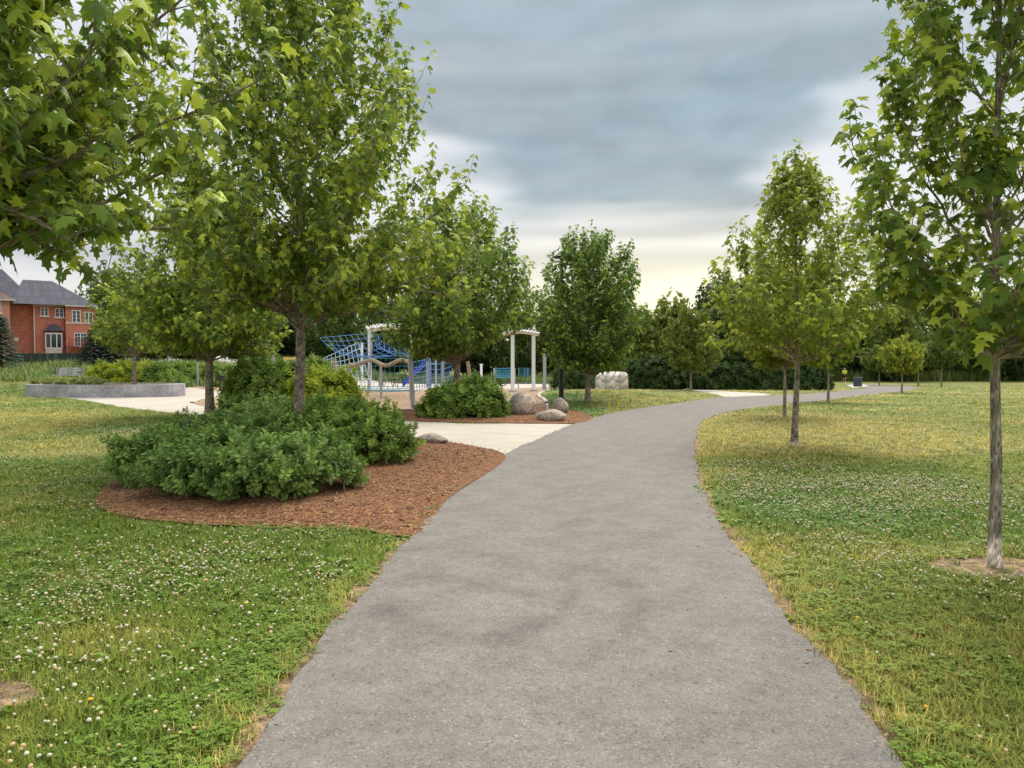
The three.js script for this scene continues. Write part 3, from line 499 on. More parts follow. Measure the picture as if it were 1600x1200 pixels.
// trees beyond the park
const yTop = (py, d) => EYE + (HORIZON - py) / F * d;
function beyond(label, pxx, d, top, halfW, palette, seed, extra = {}) { const b = onGround(pxx, d), h = yTop(top, d) - b.y; return makeTree({ name: 'broadleaf_tree', label, base: b, height: h, crownBase: h * 0.02, radius: halfW / F * d, trunkR: 0.22, seed, limbs: 52, twigs: 12, leaf: 0.40, far: 4, full: true, palette, young: 0.12, spikes: 1, twigLen: 1.3, group: 'trees beyond the park', mat: M.barkDark, ...extra }); }
beyond('broad green tree rising right behind the brick house', 172, 98, 432, 48, 'wood', 201);
beyond('green tree behind the planter maple', 236, 92, 440, 50, 'wood', 202);
beyond('green tree left behind the maple at the lawn edge', 300, 95, 448, 48, 'wood', 203);
beyond('tree behind the trunk of the tall broad maple', 385, 92, 455, 55, 'wood', 204);
beyond('dark tree behind the left end of the climbing nets', 455, 98, 462, 50, 'dark', 205);
beyond('tree behind the tall net masts', 530, 95, 470, 52, 'wood', 206);
beyond('dark tree behind the first white pergola', 605, 100, 474, 50, 'dark', 207);
beyond('tree behind the blue slide', 672, 96, 478, 48, 'wood', 208);
beyond('dark tree left behind the second white pergola', 742, 100, 476, 48, 'dark', 209);
beyond('tree behind the second white pergola', 808, 96, 482, 48, 'wood', 210);
beyond('tree behind the lamp post', 872, 98, 484, 48, 'wood', 211);
beyond('tree behind the white climbing boulder', 938, 95, 492, 48, 'wood', 212);
beyond('light green tree right of the white climbing boulder', 1000, 78, 498, 34, 'olive', 213);
beyond('light green rounded tree behind the broad green maple', 1052, 80, 484, 40, 'olive', 214);
beyond('tall dark tree on the skyline between path and maple mound', 1130, 112, 446, 58, 'dark', 215, { limbs: 110, twigs: 13 });
beyond('dark tree on the skyline left of the slender maple', 1182, 115, 462, 50, 'dark', 216, { limbs: 80, twigs: 12 });
beyond('tree behind the slender maple trunk', 1238, 104, 478, 46, 'wood', 217);
beyond('tree behind the path bend', 1290, 100, 482, 46, 'wood', 218);
beyond('tree directly behind the bin', 1345, 104, 468, 50, 'wood', 219);
beyond('light green tree behind the saplings', 1400, 96, 480, 46, 'olive', 220);
beyond('tree above the far meadow left of the whitewashed maple', 1452, 102, 464, 50, 'wood', 221);
beyond('tree right behind the whitewashed maple crown', 1512, 100, 470, 50, 'wood', 222);
beyond('tree at the right end of the far meadow', 1572, 98, 474, 50, 'dark', 223);
beyond('last tree at the right edge of the picture', 1628, 100, 468, 50, 'wood', 224);
beyond('distant pale tree above the mound right of the lamp post', 968, 130, 505, 34, 'olive', 225);
console.log('leaves', makeTree.count);

// ---------------------------------------------------------------- spruces
const sprayGeo = (() => { const b = new GB(), r = rng(5); for (let k = 0; k < 26; k++) { const f = k / 26, s = k % 2 ? 1 : -1, a = 0.9 + 0.3 * r(), l = 0.30 * (1 - 0.5 * f), x = Math.sin(a) * l * s, y = f * 0.9 + Math.cos(a) * l, z = -0.10 * f - 0.06 * r(); b.face([V(0, f * 0.9, -0.1 * f), V(x * 0.5 + 0.05, y - l * 0.4, z), V(x, y, z - 0.03), V(x * 0.5 - 0.05, y - l * 0.15, z)], [1, 1, 1]); } return b.build(); })();
function spruce(label, base, height, radius, seed) {
  const r = rng(seed), t = thing('spruce_tree', label, 'tree', base, 'spruces by the house'), list = [], b = new GB();
  b.tube([V(0, -0.1, 0), V(0, height * 0.5, 0), V(0, height, 0)], [0.12, 0.07, 0.01], 7);
  for (let L = 0; L < 150; L++) {
    const f = Math.pow(L / 150, 0.8), a = L * 2.4, R = radius * (1 - f) * (0.85 + 0.3 * r()) + 0.1, y = 0.25 + f * (height - 0.3);
    const dir = V(Math.cos(a), -0.22 + 0.3 * f, Math.sin(a)).normalize(); b.tube([V(0, y, 0), V(0, y, 0).addScaledVector(dir, R * 0.9)], [0.025, 0.006], 3, false);
    for (let q = 0.25; q < 1.02; q += 0.07 / Math.max(0.5, R)) { const p = V(0, y, 0).addScaledVector(dir, R * q), e = new THREE.Euler(0, 0, 0); const yaw = a + (r() - 0.5) * 1.3, d2 = V(Math.cos(yaw), -0.25 + 0.3 * r(), Math.sin(yaw)).normalize(), zz = V(0, 1, 0).addScaledVector(d2, -d2.y).normalize(), xx = d2.clone().cross(zz), s = 0.42 + 0.2 * r(), v = 0.8 + 0.5 * r(); list.push([new THREE.Matrix4().makeBasis(xx.multiplyScalar(s), d2.clone().multiplyScalar(s), zz.multiplyScalar(s)).setPosition(p), lin(0.055 * v, 0.085 * v, 0.05 * v)]); }
  }
  part('trunk', b.build(), M.barkDark, t); copies('crown', sprayGeo, M.needle, list, t);
}
spruce('spruce at the left edge in front of the pinkish house', onGround(2, 62), 4.6, 1.5, 301);
spruce('dark spruce right of the brick house steps', onGround(150, 66), 3.6, 1.7, 302);
spruce('dark spruce between brick house and planter maple', onGround(182, 66), 3.9, 1.9, 303);

// ---------------------------------------------------------------- shrubs
function sprigGeo(n, seed, leafL, leafW, tall) {       // an upright stem set with small pointed leaves
  const b = new GB(), r = rng(seed); b.tube([V(0, 0, 0), V(0.01, tall * 0.5, 0), V(0, tall, 0.01)], [0.006, 0.004, 0.002], 3, false, [0.7, 0.75, 0.5]);
  for (let k = 0; k < n; k++) {
    const f = 0.15 + 0.85 * k / n, a = k * 2.4 + r(), d = V(Math.cos(a), 0.25 + 0.9 * f * r(), Math.sin(a)).normalize(), p = V(0, tall * f, 0), s = (1 - 0.35 * f) * (0.8 + 0.4 * r()), side = V(-Math.sin(a), 0, Math.cos(a)), tip = p.clone().addScaledVector(d, leafL * s), midp = p.clone().addScaledVector(d, leafL * s * 0.5).add(V(0, 0.10 * leafL, 0)), v = 0.8 + 0.4 * r(), c = [v, v, v];
    const q1 = midp.clone().addScaledVector(side, leafW * s * 0.5), q2 = midp.clone().addScaledVector(side, -leafW * s * 0.5), q0 = p.clone().addScaledVector(d, leafL * s * 0.08);
    b.face([q0, q1, tip], c); b.face([q0, tip, q2], c);
  }
  return b.build();
}
const SPRIG = { fine: [sprigGeo(15, 1, 0.62, 0.36, 1), sprigGeo(16, 2, 0.58, 0.34, 1.1)], broad: [sprigGeo(11, 3, 0.75, 0.42, 1), sprigGeo(12, 4, 0.7, 0.4, 1.05)] };
const SHRUB = { blue: [[0.130, 0.215, 0.052], [0.29, 0.41, 0.095]], lime: [[0.178, 0.255, 0.024], [0.504, 0.546, 0.037]], leafy: [[0.120, 0.205, 0.035], [0.29, 0.40, 0.07]], hedge: [[0.054, 0.100, 0.029], [0.126, 0.191, 0.047]], grey: [[0.252, 0.291, 0.100], [0.420, 0.455, 0.160]] };
function makeShrub(label, base, rx, rz, h, count, size, kind, pal, seed, group = null, name = 'shrub') {
  const r = rng(seed), t = thing(name, label, 'shrub', base, group), lists = [[], []], P = SHRUB[pal], stems = size < 0.3 ? 9 : 4;
  for (let k = 0; k < stems; k++) { const a = r() * 6.28, e = V(Math.cos(a) * rx * 0.6, h * 0.75, Math.sin(a) * rz * 0.6); part('stem', new GB().tube([V(e.x * 0.15, -0.05, e.z * 0.15), V(e.x * 0.5, h * 0.4, e.z * 0.5), e], [0.012, 0.009, 0.004].map(v => v * (size < 0.3 ? 1 : 2.2)), 4, false).build(), M.barkDark, t); }
  for (let k = 0; k < count; k++) {
    const a = r() * 6.283, cy = Math.pow(r(), 0.8), sy = Math.sqrt(1 - cy * cy), lump = 0.74 + 0.52 * fbm(Math.cos(a) * sy * 2.3 + seed, cy * 2.3, Math.sin(a) * sy * 2.3 + seed, 3), q = lump * (0.6 + 0.4 * Math.sqrt(r())) * (r() < 0.16 ? 1.06 + 0.24 * r() : 1);
    const p = V(Math.cos(a) * sy * rx * q, Math.max(0.02, cy * h * q + 0.04), Math.sin(a) * sy * rz * q), d = V(Math.cos(a) * sy * 0.9, 0.35 + cy * 0.7, Math.sin(a) * sy * 0.9).add(V((r() - 0.5), (r() - 0.5) * 0.5, (r() - 0.5)).multiplyScalar(0.9)).normalize();
    const x = V(d.y, -d.x, 0.01).normalize(), z = x.clone().cross(d), s = size * (0.7 + 0.6 * r()), v = 0.8 + 0.45 * r(), m = r();
    lists[k % 2].push([new THREE.Matrix4().makeBasis(x.multiplyScalar(s), d.clone().multiplyScalar(s), z.multiplyScalar(s)).setPosition(p), lin(...[0, 1, 2].map(i => mix(P[0][i], P[1][i], m) * v))]);
  }
  lists.forEach((l, k) => copies('foliage', SPRIG[kind][k], M.leaf, l, t)); return t;
}
const gBed = 'leafy shrubs in the foreground mulch bed';
[['low leafy green shrub at the left tip of the mulch bed', 268, 758, 0.62, 0.58, 0.48], ['leafy green shrub in front left in the mulch bed', 330, 778, 0.7, 0.6, 0.54], ['leafy green shrub nearest the camera in the mulch bed', 405, 786, 0.66, 0.55, 0.50], ['small leafy green shrub reaching over the mulch by the path', 488, 774, 0.52, 0.46, 0.42], ['tall leafy green shrub behind the left front ones with bluish flower spikes', 336, 726, 0.95, 0.8, 0.54], ['leafy green shrub left in front of the tall broad maple trunk', 418, 735, 0.85, 0.7, 0.56], ['shrub right in front of the tall broad maple trunk', 520, 728, 0.8, 0.6, 0.58], ['shrub at the right end of the mulch bed nearest the long stone', 577, 730, 0.64, 0.58, 0.58], ['shrub behind the right end of the mulch bed', 556, 700, 0.85, 0.8, 0.62], ['wide shrub left behind the tall broad maple trunk', 430, 692, 1.1, 0.9, 0.62], ['shrub right behind the tall broad maple trunk', 505, 692, 0.9, 0.8, 0.66]]
  .forEach(([lab, a, b, rx, rz, h], k) => { const p = at(a, b); p.y += bumpA(p.x, p.z); makeShrub(lab, p, rx, rz, h, Math.round(560 * rx * rz + 280), 0.15, 'fine', k === 6 || k === 7 || k === 8 || k === 10 ? 'leafy' : 'blue', 400 + k, gBed); });
{ const t = scene.children.find(o => (o.userData.label || '').includes('bluish flower')), r = rng(8), l = []; const g = new THREE.IcosahedronGeometry(1, 0); g.setAttribute('color', new THREE.Float32BufferAttribute(new Float32Array(g.attributes.position.count * 3).fill(1), 3)); for (let k = 0; k < 26; k++) { const a = r() * 6.28, q = Math.sqrt(r()) * 0.8, y = 0.56 * Math.sqrt(Math.max(0.05, 1 - q * q)) * 0.98 + 0.05; for (let n = 0; n < 6; n++) l.push([new THREE.Matrix4().makeScale(0.012, 0.014, 0.012).setPosition(Math.cos(a) * q * 1.0 + (r() - 0.5) * 0.02, y + n * 0.02, Math.sin(a) * q * 0.8 + (r() - 0.5) * 0.02), lin(0.13, 0.15, 0.34)]); } copies('flower_spikes', g, M.petal, l, t); }
makeShrub('dense dark green shrub left behind the tall maple trunk', at(398, 652), 0.72, 0.75, 1.38, 1100, 0.24, 'broad', 'leafy', 421);
makeShrub('bright lime green shrub behind the tall maple trunk', at(505, 651), 1.15, 1.0, 1.1, 1200, 0.22, 'broad', 'lime', 422);
makeShrub('tall green shrub behind the lime green one', at(470, 641), 1.5, 1.1, 1.45, 1200, 0.26, 'broad', 'leafy', 423);
makeShrub('round green bush left of the largest boulder', at(745, 655), 0.78, 0.7, 0.93, 900, 0.2, 'broad', 'leafy', 424);
makeShrub('spreading green bush on the mulch below the playground', at(702, 655), 0.72, 0.6, 0.80, 800, 0.2, 'broad', 'leafy', 425);
const pl = (a, d) => V(atDepth(a, 565, d).x, H(-20.4, -36.7) + planterTop - 0.05, -d);
makeShrub('grey green ornamental grass clump at the left in the concrete planter', pl(85, 38.6), 1.0, 0.7, 0.17, 380, 0.18, 'fine', 'grey', 431);
makeShrub('grey green ornamental grass clump in the middle of the concrete planter', pl(130, 38.4), 1.0, 0.7, 0.15, 380, 0.18, 'fine', 'grey', 432);
const backShrub = (lab, a, d, rx, h, pal, seed) => makeShrub(lab, onGround(a, d), rx, rx * 0.9, h, 620, 0.34, 'broad', pal, seed);
backShrub('yellow green shrub behind the left of the planter tree', 172, 43, 1.1, 0.85, 'lime', 441); backShrub('yellow green shrub behind the planter tree trunk', 207, 43.5, 1.15, 1.0, 'lime', 442); backShrub('yellow green shrub behind the right of the planter', 245, 43.5, 1.15, 0.95, 'leafy', 443);
[['low hedge bush right behind the planter', 280], ['low hedge bush left of the grey sign post', 300], ['low hedge bush behind the grey sign post', 325], ['low hedge bush behind the left lawn maple', 352], ['low hedge bush behind the dense dark green shrub', 380], ['low hedge bush behind the leaning grey post', 408]].forEach(([l, a], k) => backShrub(l, a, 49, 1.2, 0.9, 'leafy', 450 + k));
[['hedge bush right of the white climbing boulder', 1004], ['hedge bush behind the leaning grey pole', 1030], ['hedge bush left of the broad green maple', 1058], ['hedge bush behind the broad green maple', 1092], ['tall hedge bush between the two hedge maples', 1128], ['hedge bush behind the narrow maple', 1162], ['hedge bush right of the narrow maple', 1198], ['hedge bush behind the thin maple trunk', 1232], ['hedge bush at the right end of the row', 1264]].forEach(([l, a], k) => makeShrub(l, onGround(a, 57 - k * 0.45), 1.35, 1.0, 1.75 + (k % 3) * 0.18, 900, 0.42, 'broad', 'hedge', 470 + k, 'dark hedge bushes'));
backShrub('small dark bush right of the lamp post', 893, 56, 1.2, 1.6, 'hedge', 490); backShrub('small dark bush left of the white climbing boulder', 912, 58, 1.1, 1.5, 'hedge', 491);

// ---------------------------------------------------------------- turf, clover, mulch chips
const edgePts = [...edgeL, ...edgeR].filter(p => p.y > -40), edgeBins = new Map();
for (const p of edgePts) { const k = Math.floor(-p.y); for (const q of [k - 1, k, k + 1]) { if (!edgeBins.has(q)) edgeBins.set(q, []); edgeBins.get(q).push(p); } }
const edgeDist = (x, z) => { let m = 1; for (const p of edgeBins.get(Math.floor(-z)) || []) { const d = (p.x - x) ** 2 + (p.y - z) ** 2; if (d < m) m = d; } return Math.sqrt(m); };
function bladeTuft(n, seed, width, lean, spread) {
  const b = new GB(), r = rng(seed);
  for (let k = 0; k < n; k++) { const a = r() * 6.283, x = (r() - 0.5) * spread, z = (r() - 0.5) * spread, h = 0.55 + 0.6 * r(), l = lean * (0.3 + r()), w = width * (0.7 + 0.6 * r()), cx = Math.cos(a), cz = Math.sin(a), sx = -cz * w / 2, sz = cx * w / 2, v = 0.75 + 0.5 * r(), c = [v, v, v * 0.95], nx = -cx * 0.5, nz = -cz * 0.5;
    const q = (f, s) => b.vert(x + cx * l * f * f + sx * s, h * (f - 0.25 * l * f * f), z + cz * l * f * f + sz * s, nx, 0.85, nz, 0, 0, c);
    const a0 = q(0, 1), a1 = q(0, -1), b0 = q(0.55, 0.8), b1 = q(0.55, -0.8), t = q(1, 0); b.i.push(a0, a1, b1, a0, b1, b0, b0, b1, t); }
  return b.build();
}
function cloverTuft(seed) {
  const b = new GB(), r = rng(seed);
  for (let k = 0; k < 7; k++) { const x = (r() - 0.5) * 1.1, z = (r() - 0.5) * 1.1, h = 0.4 + 0.5 * r(), a0 = r() * 6.28, tx = (r() - 0.5) * 0.5, tz = (r() - 0.5) * 0.5, v = 0.8 + 0.4 * r();
    for (let j = 0; j < 3; j++) { const a = a0 + j * 2.094, c = Math.cos(a), s = Math.sin(a), L = 0.26, W = 0.12, y = (q, w) => h + tx * q + tz * w; b.face([V(x, h, z), V(x + c * L * 0.6 - s * W, y(c * L * 0.6, s * L * 0.6), z + s * L * 0.6 + c * W), V(x + c * L, y(c * L, s * L), z + s * L), V(x + c * L * 0.6 + s * W, y(c * L * 0.6, s * L * 0.6), z + s * L * 0.6 - c * W)], [v, v, v]); } }
  return b.build();
}
function rosette(seed) { const b = new GB(), r = rng(seed); for (let k = 0; k < 8; k++) { const a = k * 0.785 + r() * 0.5, c = Math.cos(a), s = Math.sin(a), L = 0.8 + 0.5 * r(), W = 0.16, v = 0.85 + 0.3 * r(), e = 0.25 + 0.35 * r(); b.face([V(0, 0.02, 0), V(c * L * 0.6 - s * W, e, s * L * 0.6 + c * W), V(c * L, e * 0.75, s * L), V(c * L * 0.6 + s * W, e, s * L * 0.6 - c * W)], [v, v, v]); } return b.build(); }
const turfKinds = [bladeTuft(11, 1, 0.075, 0.55, 0.9), bladeTuft(11, 2, 0.07, 0.75, 1.0), cloverTuft(3), bladeTuft(8, 4, 0.05, 0.9, 1.0), rosette(5)];
{
  const lists = turfKinds.map(() => []), r = rng(900), rings = [[2.3, 5, 1150, 1], [5, 8, 720, 1.1], [8, 13, 360, 1.3], [13, 22, 130, 1.8], [22, 36, 50, 2.7], [36, 62, 16, 4.2]];
  for (const [d0, d1, rho, grow] of rings) {
    const half = 0.72 * d1 + 1.6, n = Math.round(rho * (d1 - d0) * half * 2);
    for (let k = 0; k < n; k++) {
      const z = -mix(d0, d1, r()), x = (r() * 2 - 1) * half; if (Math.abs(x) > -z * 0.72 + 1.6 || (hardZones.some(q => q.has(x, z)) && !(-z < 14 && r() < 0.45 && Z.bedA.has(x, z) && !Z.path.has(x, z) && !Z.walk.has(x, z) && bedA.some(p => (p.x - x) ** 2 + (p.y - z) ** 2 < 0.03 * (0.3 + vnoise(x * 3, z * 3, 2))))) || inPlanter(x, z) || (soilZones.some(q => q.has(x, z)) && r() > 0.10)) continue;
      const c = sward(x, z), e = -z < 34 ? edgeDist(x, z) : 1, thin = ss(0.02, 0.14, e), n2 = fbm(x * 0.9 + 5, z * 0.9, 4, 3); if (r() > 0.35 + 0.65 * thin) continue;
      const dryness = clamp((c[0] - 0.1) * 3.2 + (1 - ss(0.05, 0.5, e)) * 0.55), q = r(); let kind = q < dryness * 0.7 ? 3 : q < 0.62 ? (r() < 0.5 ? 0 : 1) : r() < ss(0.3, 0.62, n2) * 0.85 ? 2 : 0; if (grow < 1.4 && r() < 0.006) kind = 4;
      const s = (kind === 2 ? 0.058 : kind === 4 ? 0.11 : 0.070) * (0.7 + 0.65 * r()) * Math.pow(grow, 0.85), tall = (kind === 2 ? 0.058 : kind === 4 ? 0.08 : 0.058) * (0.6 + 0.75 * r()) * Math.pow(grow, 0.28) * (0.75 + 0.5 * n2), v = 0.75 + 0.5 * r();
      let col = [c[0] * v, c[1] * v, c[2] * v];
      if (kind === 3) col = [mix(col[0], 0.41, 0.65) * v, mix(col[1], 0.35, 0.65) * v, mix(col[2], 0.14, 0.65) * v]; else if (kind === 2 || kind === 4) col = [mix(c[0], 0.095, 0.55) * v, mix(c[1], 0.185, 0.55) * v, mix(c[2], 0.028, 0.55) * v];
      const a = r() * 6.28, m = new THREE.Matrix4().makeRotationY(a).scale(V(s, tall, s)).setPosition(x, H(x, z) - 0.004, z);
      lists[kind].push([m, lin(col[0] * 1.68, col[1] * 1.52, col[2] * 1.22)]);
    }
  }
  const grp = new THREE.Group(); grp.name = 'lawn_grass'; grp.userData = { kind: 'stuff', label: 'short lawn grass, clover leaves and weeds covering the park ground', category: 'grass' }; scene.add(grp);
  lists.forEach((l, k) => copies(['grass_blades', 'grass_blades', 'clover_leaves', 'dry_grass', 'weed_leaves'][k], turfKinds[k], M.grass, l, grp));
  console.log('turf', lists.map(l => l.length).join(' '));
}
{ // clover heads: white, browning below, on thin stems; thick drifts where the photograph has them
  const head = (() => { const g = new THREE.IcosahedronGeometry(1, 1), p = g.attributes.position, c = []; for (let i = 0; i < p.count; i++) { const y = p.getY(i), n = 1 + 0.18 * (hash(Math.round(p.getX(i) * 50), Math.round(y * 50), Math.round(p.getZ(i) * 50)) - 0.5); p.setXYZ(i, p.getX(i) * n, y * 0.9 * n, p.getZ(i) * n); const t = ss(-0.9, -0.1, y); c.push(mix(0.36, 0.70, t), mix(0.24, 0.64, t), mix(0.13, 0.48, t)); } g.setAttribute('color', new THREE.Float32BufferAttribute(c, 3)); g.computeVertexNormals(); return g; })();
  const stem = new GB().tube([V(0, 0, 0), V(0.03, 0.5, 0.02), V(0, 1, 0)], [0.018, 0.015, 0.012], 3, false, [1, 1, 1]).build();
  const heads = [], stems = [], yellows = [], r = rng(901), dA = at(1340, 790), dB = at(330, 900), dC = at(470, 880), dD = at(60, 960), dE = at(1230, 745), dF = at(230, 690), dG = at(1460, 790), dH = at(1060, 616), dI = at(1240, 660);
  const blob = (c, rx, rz, x, z) => Math.exp(-(((x - c.x) / rx) ** 2) - (((z - c.z) / rz) ** 2));
  for (let k = 0; k < 330000 && heads.length < 26000; k++) {
    const z = -(2.5 + 42 * Math.pow(r(), 1.25)), x = (r() * 2 - 1) * (-z * 0.72 + 1), n = fbm(x * 1.1, z * 1.1, 6, 3), big = fbm(x * 0.3, z * 0.3, 8, 2);
    let den = 0.045 + 0.30 * blob(dA, 2.3, 2.4, x, z) + 0.13 * blob(dB, 1.0, 1.5, x, z) + 0.16 * blob(dC, 0.9, 1.1, x, z) + 0.12 * blob(dD, 1.0, 1.2, x, z) + 0.30 * blob(dE, 1.8, 3.0, x, z) + 0.5 * blob(dF, 3.0, 4.5, x, z) + 0.28 * blob(dG, 1.9, 2.2, x, z) + 0.6 * blob(dH, 2.5, 2.5, x, z) + 0.3 * blob(dI, 4, 5, x, z);
    if (-z < 5 && x > 0) den *= 0.25;
    den *= (0.25 + 0.75 * ss(0.36, 0.62, n)) * 1.05; if (r() > den || allZones.some(q => q.has(x, z)) || inPlanter(x, z) || edgeDist(x, z) < 0.25) continue;
    const h = 0.036 + 0.045 * r(), s = (0.0042 + 0.0072 * r() * r() + 0.001) * (-z > 15 ? 1.25 : 1), y = H(x, z), brown = r() < 0.32 ? 0.55 : 1, tilt = new THREE.Quaternion().setFromEuler(new THREE.Euler((r() - 0.5) * 0.9, r() * 6, (r() - 0.5) * 0.9));
    heads.push([new THREE.Matrix4().compose(V(x, y + h, z), tilt, V(s, s, s)), lin(0.95, brown < 1 ? 0.70 : 0.95, brown < 1 ? 0.5 : 0.92)]);
    if (-z < 12) stems.push([new THREE.Matrix4().makeScale(0.09, h, 0.09).setPosition(x, y, z), lin(0.12, 0.20, 0.04)]);
  }
  for (let k = 0; k < 260; k++) { const z = -(2.6 + 30 * r() * r()), x = (r() * 2 - 1) * (-z * 0.7); if (allZones.some(q => q.has(x, z)) || (k > 34 && x < 6)) continue; const s = 0.008 + 0.005 * r(); yellows.push([new THREE.Matrix4().makeScale(s, s * 0.6, s).setPosition(x, H(x, z) + 0.075, z), lin(0.95, 0.62, 0.03)]); }
  const grp = new THREE.Group(); grp.name = 'clover_flowers'; grp.userData = { kind: 'stuff', label: 'white clover heads and a few yellow flowers scattered through the lawn', category: 'flowers' }; scene.add(grp);
  copies('clover_heads', head, M.petal, heads, grp); copies('clover_stems', stem, M.grass, stems, grp); copies('yellow_flowers', head, M.petal, yellows, grp);
  console.log('clover', heads.length);
}
{ // loose chips on the mulch
  const g = boxGeo(0, 0, 0, 1, 0.16, 0.26), r = rng(902), list = [], tones = [[0.27, 0.135, 0.065], [0.38, 0.22, 0.11], [0.13, 0.065, 0.035], [0.48, 0.32, 0.19], [0.20, 0.095, 0.05], [0.32, 0.175, 0.09]];
  for (const [zn, n, bump] of [[Z.bedA, 15000, bumpA], [Z.bedB, 3000, bumpB]]) { zn.cx = (zn.x0 + zn.x1) / 2; zn.cz = (zn.z0 + zn.z1) / 2; for (let k = 0; k < n; k++) { const x = mix(zn.x0, zn.x1, r()), z = mix(zn.z0, zn.z1, r()); if (Z.path.has(x, z) || (!zn.has(x, z) && (r() > 0.35 || !zn.has(x + (zn.cx - x) * 0.05, z + (zn.cz - z) * 0.05)))) continue; const s = 0.022 + 0.05 * r() * r(), q = new THREE.Quaternion().setFromEuler(new THREE.Euler((r() - 0.5) * 0.9, r() * 6.28, (r() - 0.5) * 0.7)), t = tones[Math.floor(r() * 6)]; list.push([new THREE.Matrix4().compose(V(x, H(x, z) + 0.024 + bump(x, z), z), q, V(s, s * (0.5 + 0.6 * r()), s * (0.5 + r()))), lin(...t)]); } }
  for (let k = 0; k < 380; k++) { const p = edgeL[Math.floor(r() * 260)], side = r() < 0.5; const e = side ? p : edgeR[Math.floor(r() * 260)], x = e.x + (r() - 0.5) * 0.22, z = e.y + (r() - 0.5) * 0.22, s = 0.012 + 0.022 * r(); list.push([new THREE.Matrix4().compose(V(x, H(x, z) + 0.028, z), new THREE.Quaternion().setFromEuler(new THREE.Euler(0, r() * 6, 0)), V(s, s, s)), lin(0.35, 0.2, 0.11)]); }
  for (let k = 0; k < 130; k++) { const i = Math.floor(r() * 330), f = r(), e = edgeL[i], w = edgeR[Math.min(edgeR.length - 1, i)], x = mix(e.x, w.x, f), z = mix(e.y, w.y, f), sz = 0.006 + 0.02 * r() * r(); if (Z.path.has(x, z)) list.push([new THREE.Matrix4().compose(V(x, H(x, z) + 0.026, z), new THREE.Quaternion().setFromEuler(new THREE.Euler(0, r() * 6, 0)), V(sz * 1.4, sz, sz)), lin(...tones[Math.floor(r() * 6)].map(v => v * 0.5))]); }
  const m = copies('mulch_chips', g, std({ roughness: 1 }), list, scene); Object.assign(m.userData, { label: 'loose bark chips lying on the mulch beds and path edge', category: 'bark chips' });
}
{ // tall uncut grass along the far edges
  const g = [bladeTuft(16, 21, 0.05, 0.5, 0.8), bladeTuft(14, 22, 0.08, 0.7, 0.9)], r = rng(903), lists = [[], []];
  for (const [x0, x1, d0, d1, n, hh, tone] of [[-75, -10, 46, 74, 7500, 0.8, 0], [-30, 6, 84, 96, 3500, 1.0, 1], [24, 90, 97, 112, 7500, 1.7, 0], [-26, -19, 44, 47, 500, 0.45, 0]]) for (let k = 0; k < n; k++) { const x = mix(x0, x1, r()), z = -mix(d0, d1, r()), nn = fbm(x * 0.25, z * 0.25, 3, 3); if (x > -14.5 + (-z - 46) * -0.5 && x0 < -50) continue; const h = hh * (0.5 + 0.9 * nn) * (0.7 + 0.6 * r()), w = 0.5 + 0.4 * r(), v = 0.8 + 0.5 * r(), m = r() * 0.8 + (nn - 0.5); lists[k % 2].push([new THREE.Matrix4().makeRotationY(r() * 6.28).scale(V(w, h, w)).setPosition(x, H(x, z) - 0.02, z), lin(mix(0.10, 0.24, m) * v, mix(0.19, 0.25, m) * v, mix(0.04, 0.08, m) * v)]); }
  const grp = new THREE.Group(); grp.name = 'tall_meadow'; grp.userData = { kind: 'stuff', label: 'tall uncut meadow grass along the far edges of the park', category: 'tall grass' }; scene.add(grp);
  lists.forEach((l, k) => copies('tall_grass', g[k], M.grass, l, grp));
}

// ---------------------------------------------------------------- boulders
function boulder(label, p, rx, ry, rz, seed, turn = 0, mat = M.stone, name = 'boulder', cut = 0.0) {
  let g = new THREE.IcosahedronGeometry(1, 5); g.deleteAttribute('uv'); g.deleteAttribute('normal'); g = mergeVertices(g, 1e-4);
  const q = g.attributes.position, uv = [], r = rng(seed), planes = Array.from({ length: 9 }, () => ({ n: V(r() - 0.5, r() - 0.35, r() - 0.5).normalize(), d: 0.74 + 0.2 * r() }));
  for (let i = 0; i < q.count; i++) { const v = V(q.getX(i), q.getY(i), q.getZ(i)); let k = 1; for (const pl of planes) { const c = v.dot(pl.n); if (c > 0) k = Math.min(k, mix(pl.d / c, 1, 0.2 - cut)); } k = Math.min(k, 1) + 0.22 * (fbm(v.x * 2.2 + seed, v.y * 2.2, v.z * 2.2, 4) - 0.5) + 0.06 * (fbm(v.x * 9 + seed, v.y * 9, v.z * 9, 2) - 0.5); v.multiplyScalar(k); if (name !== 'boulder') v.set(Math.sign(v.x) * Math.abs(v.x) ** 0.42, Math.sign(v.y) * Math.abs(v.y) ** 0.4, Math.sign(v.z) * Math.abs(v.z) ** 0.6); q.setXYZ(i, v.x * rx, v.y * ry, v.z * rz); uv.push(v.x * rx + v.z * rz * 0.6, v.y * ry + v.z * rz * 0.4); }
  g.setAttribute('uv', new THREE.Float32BufferAttribute(uv, 2)); g.computeVertexNormals();
  const m = part(numbered(name), g, mat, scene); m.position.copy(p).add(V(0, ry * 0.62, 0)); m.rotation.y = turn; m.userData = { label, category: name === 'boulder' ? 'boulder' : 'climbing rock' }; return m;
}
const bp = (a, b) => { const p = at(a, b); p.y += 0.03; return p; };
boulder('largest rounded boulder beside the green bush', bp(815, 652), 0.42, 0.42, 0.38, 501);
boulder('upright grey boulder behind the flat one', bp(875, 650), 0.26, 0.32, 0.24, 502, 0.5);
boulder('low flat grey boulder nearest the asphalt path', bp(861, 660), 0.40, 0.20, 0.26, 503, -0.2);
boulder('long low stone with a flat top beside the concrete walk', bp(675, 697), 0.33, 0.14, 0.19, 504, -0.35, M.stone, 'boulder', 0.15);
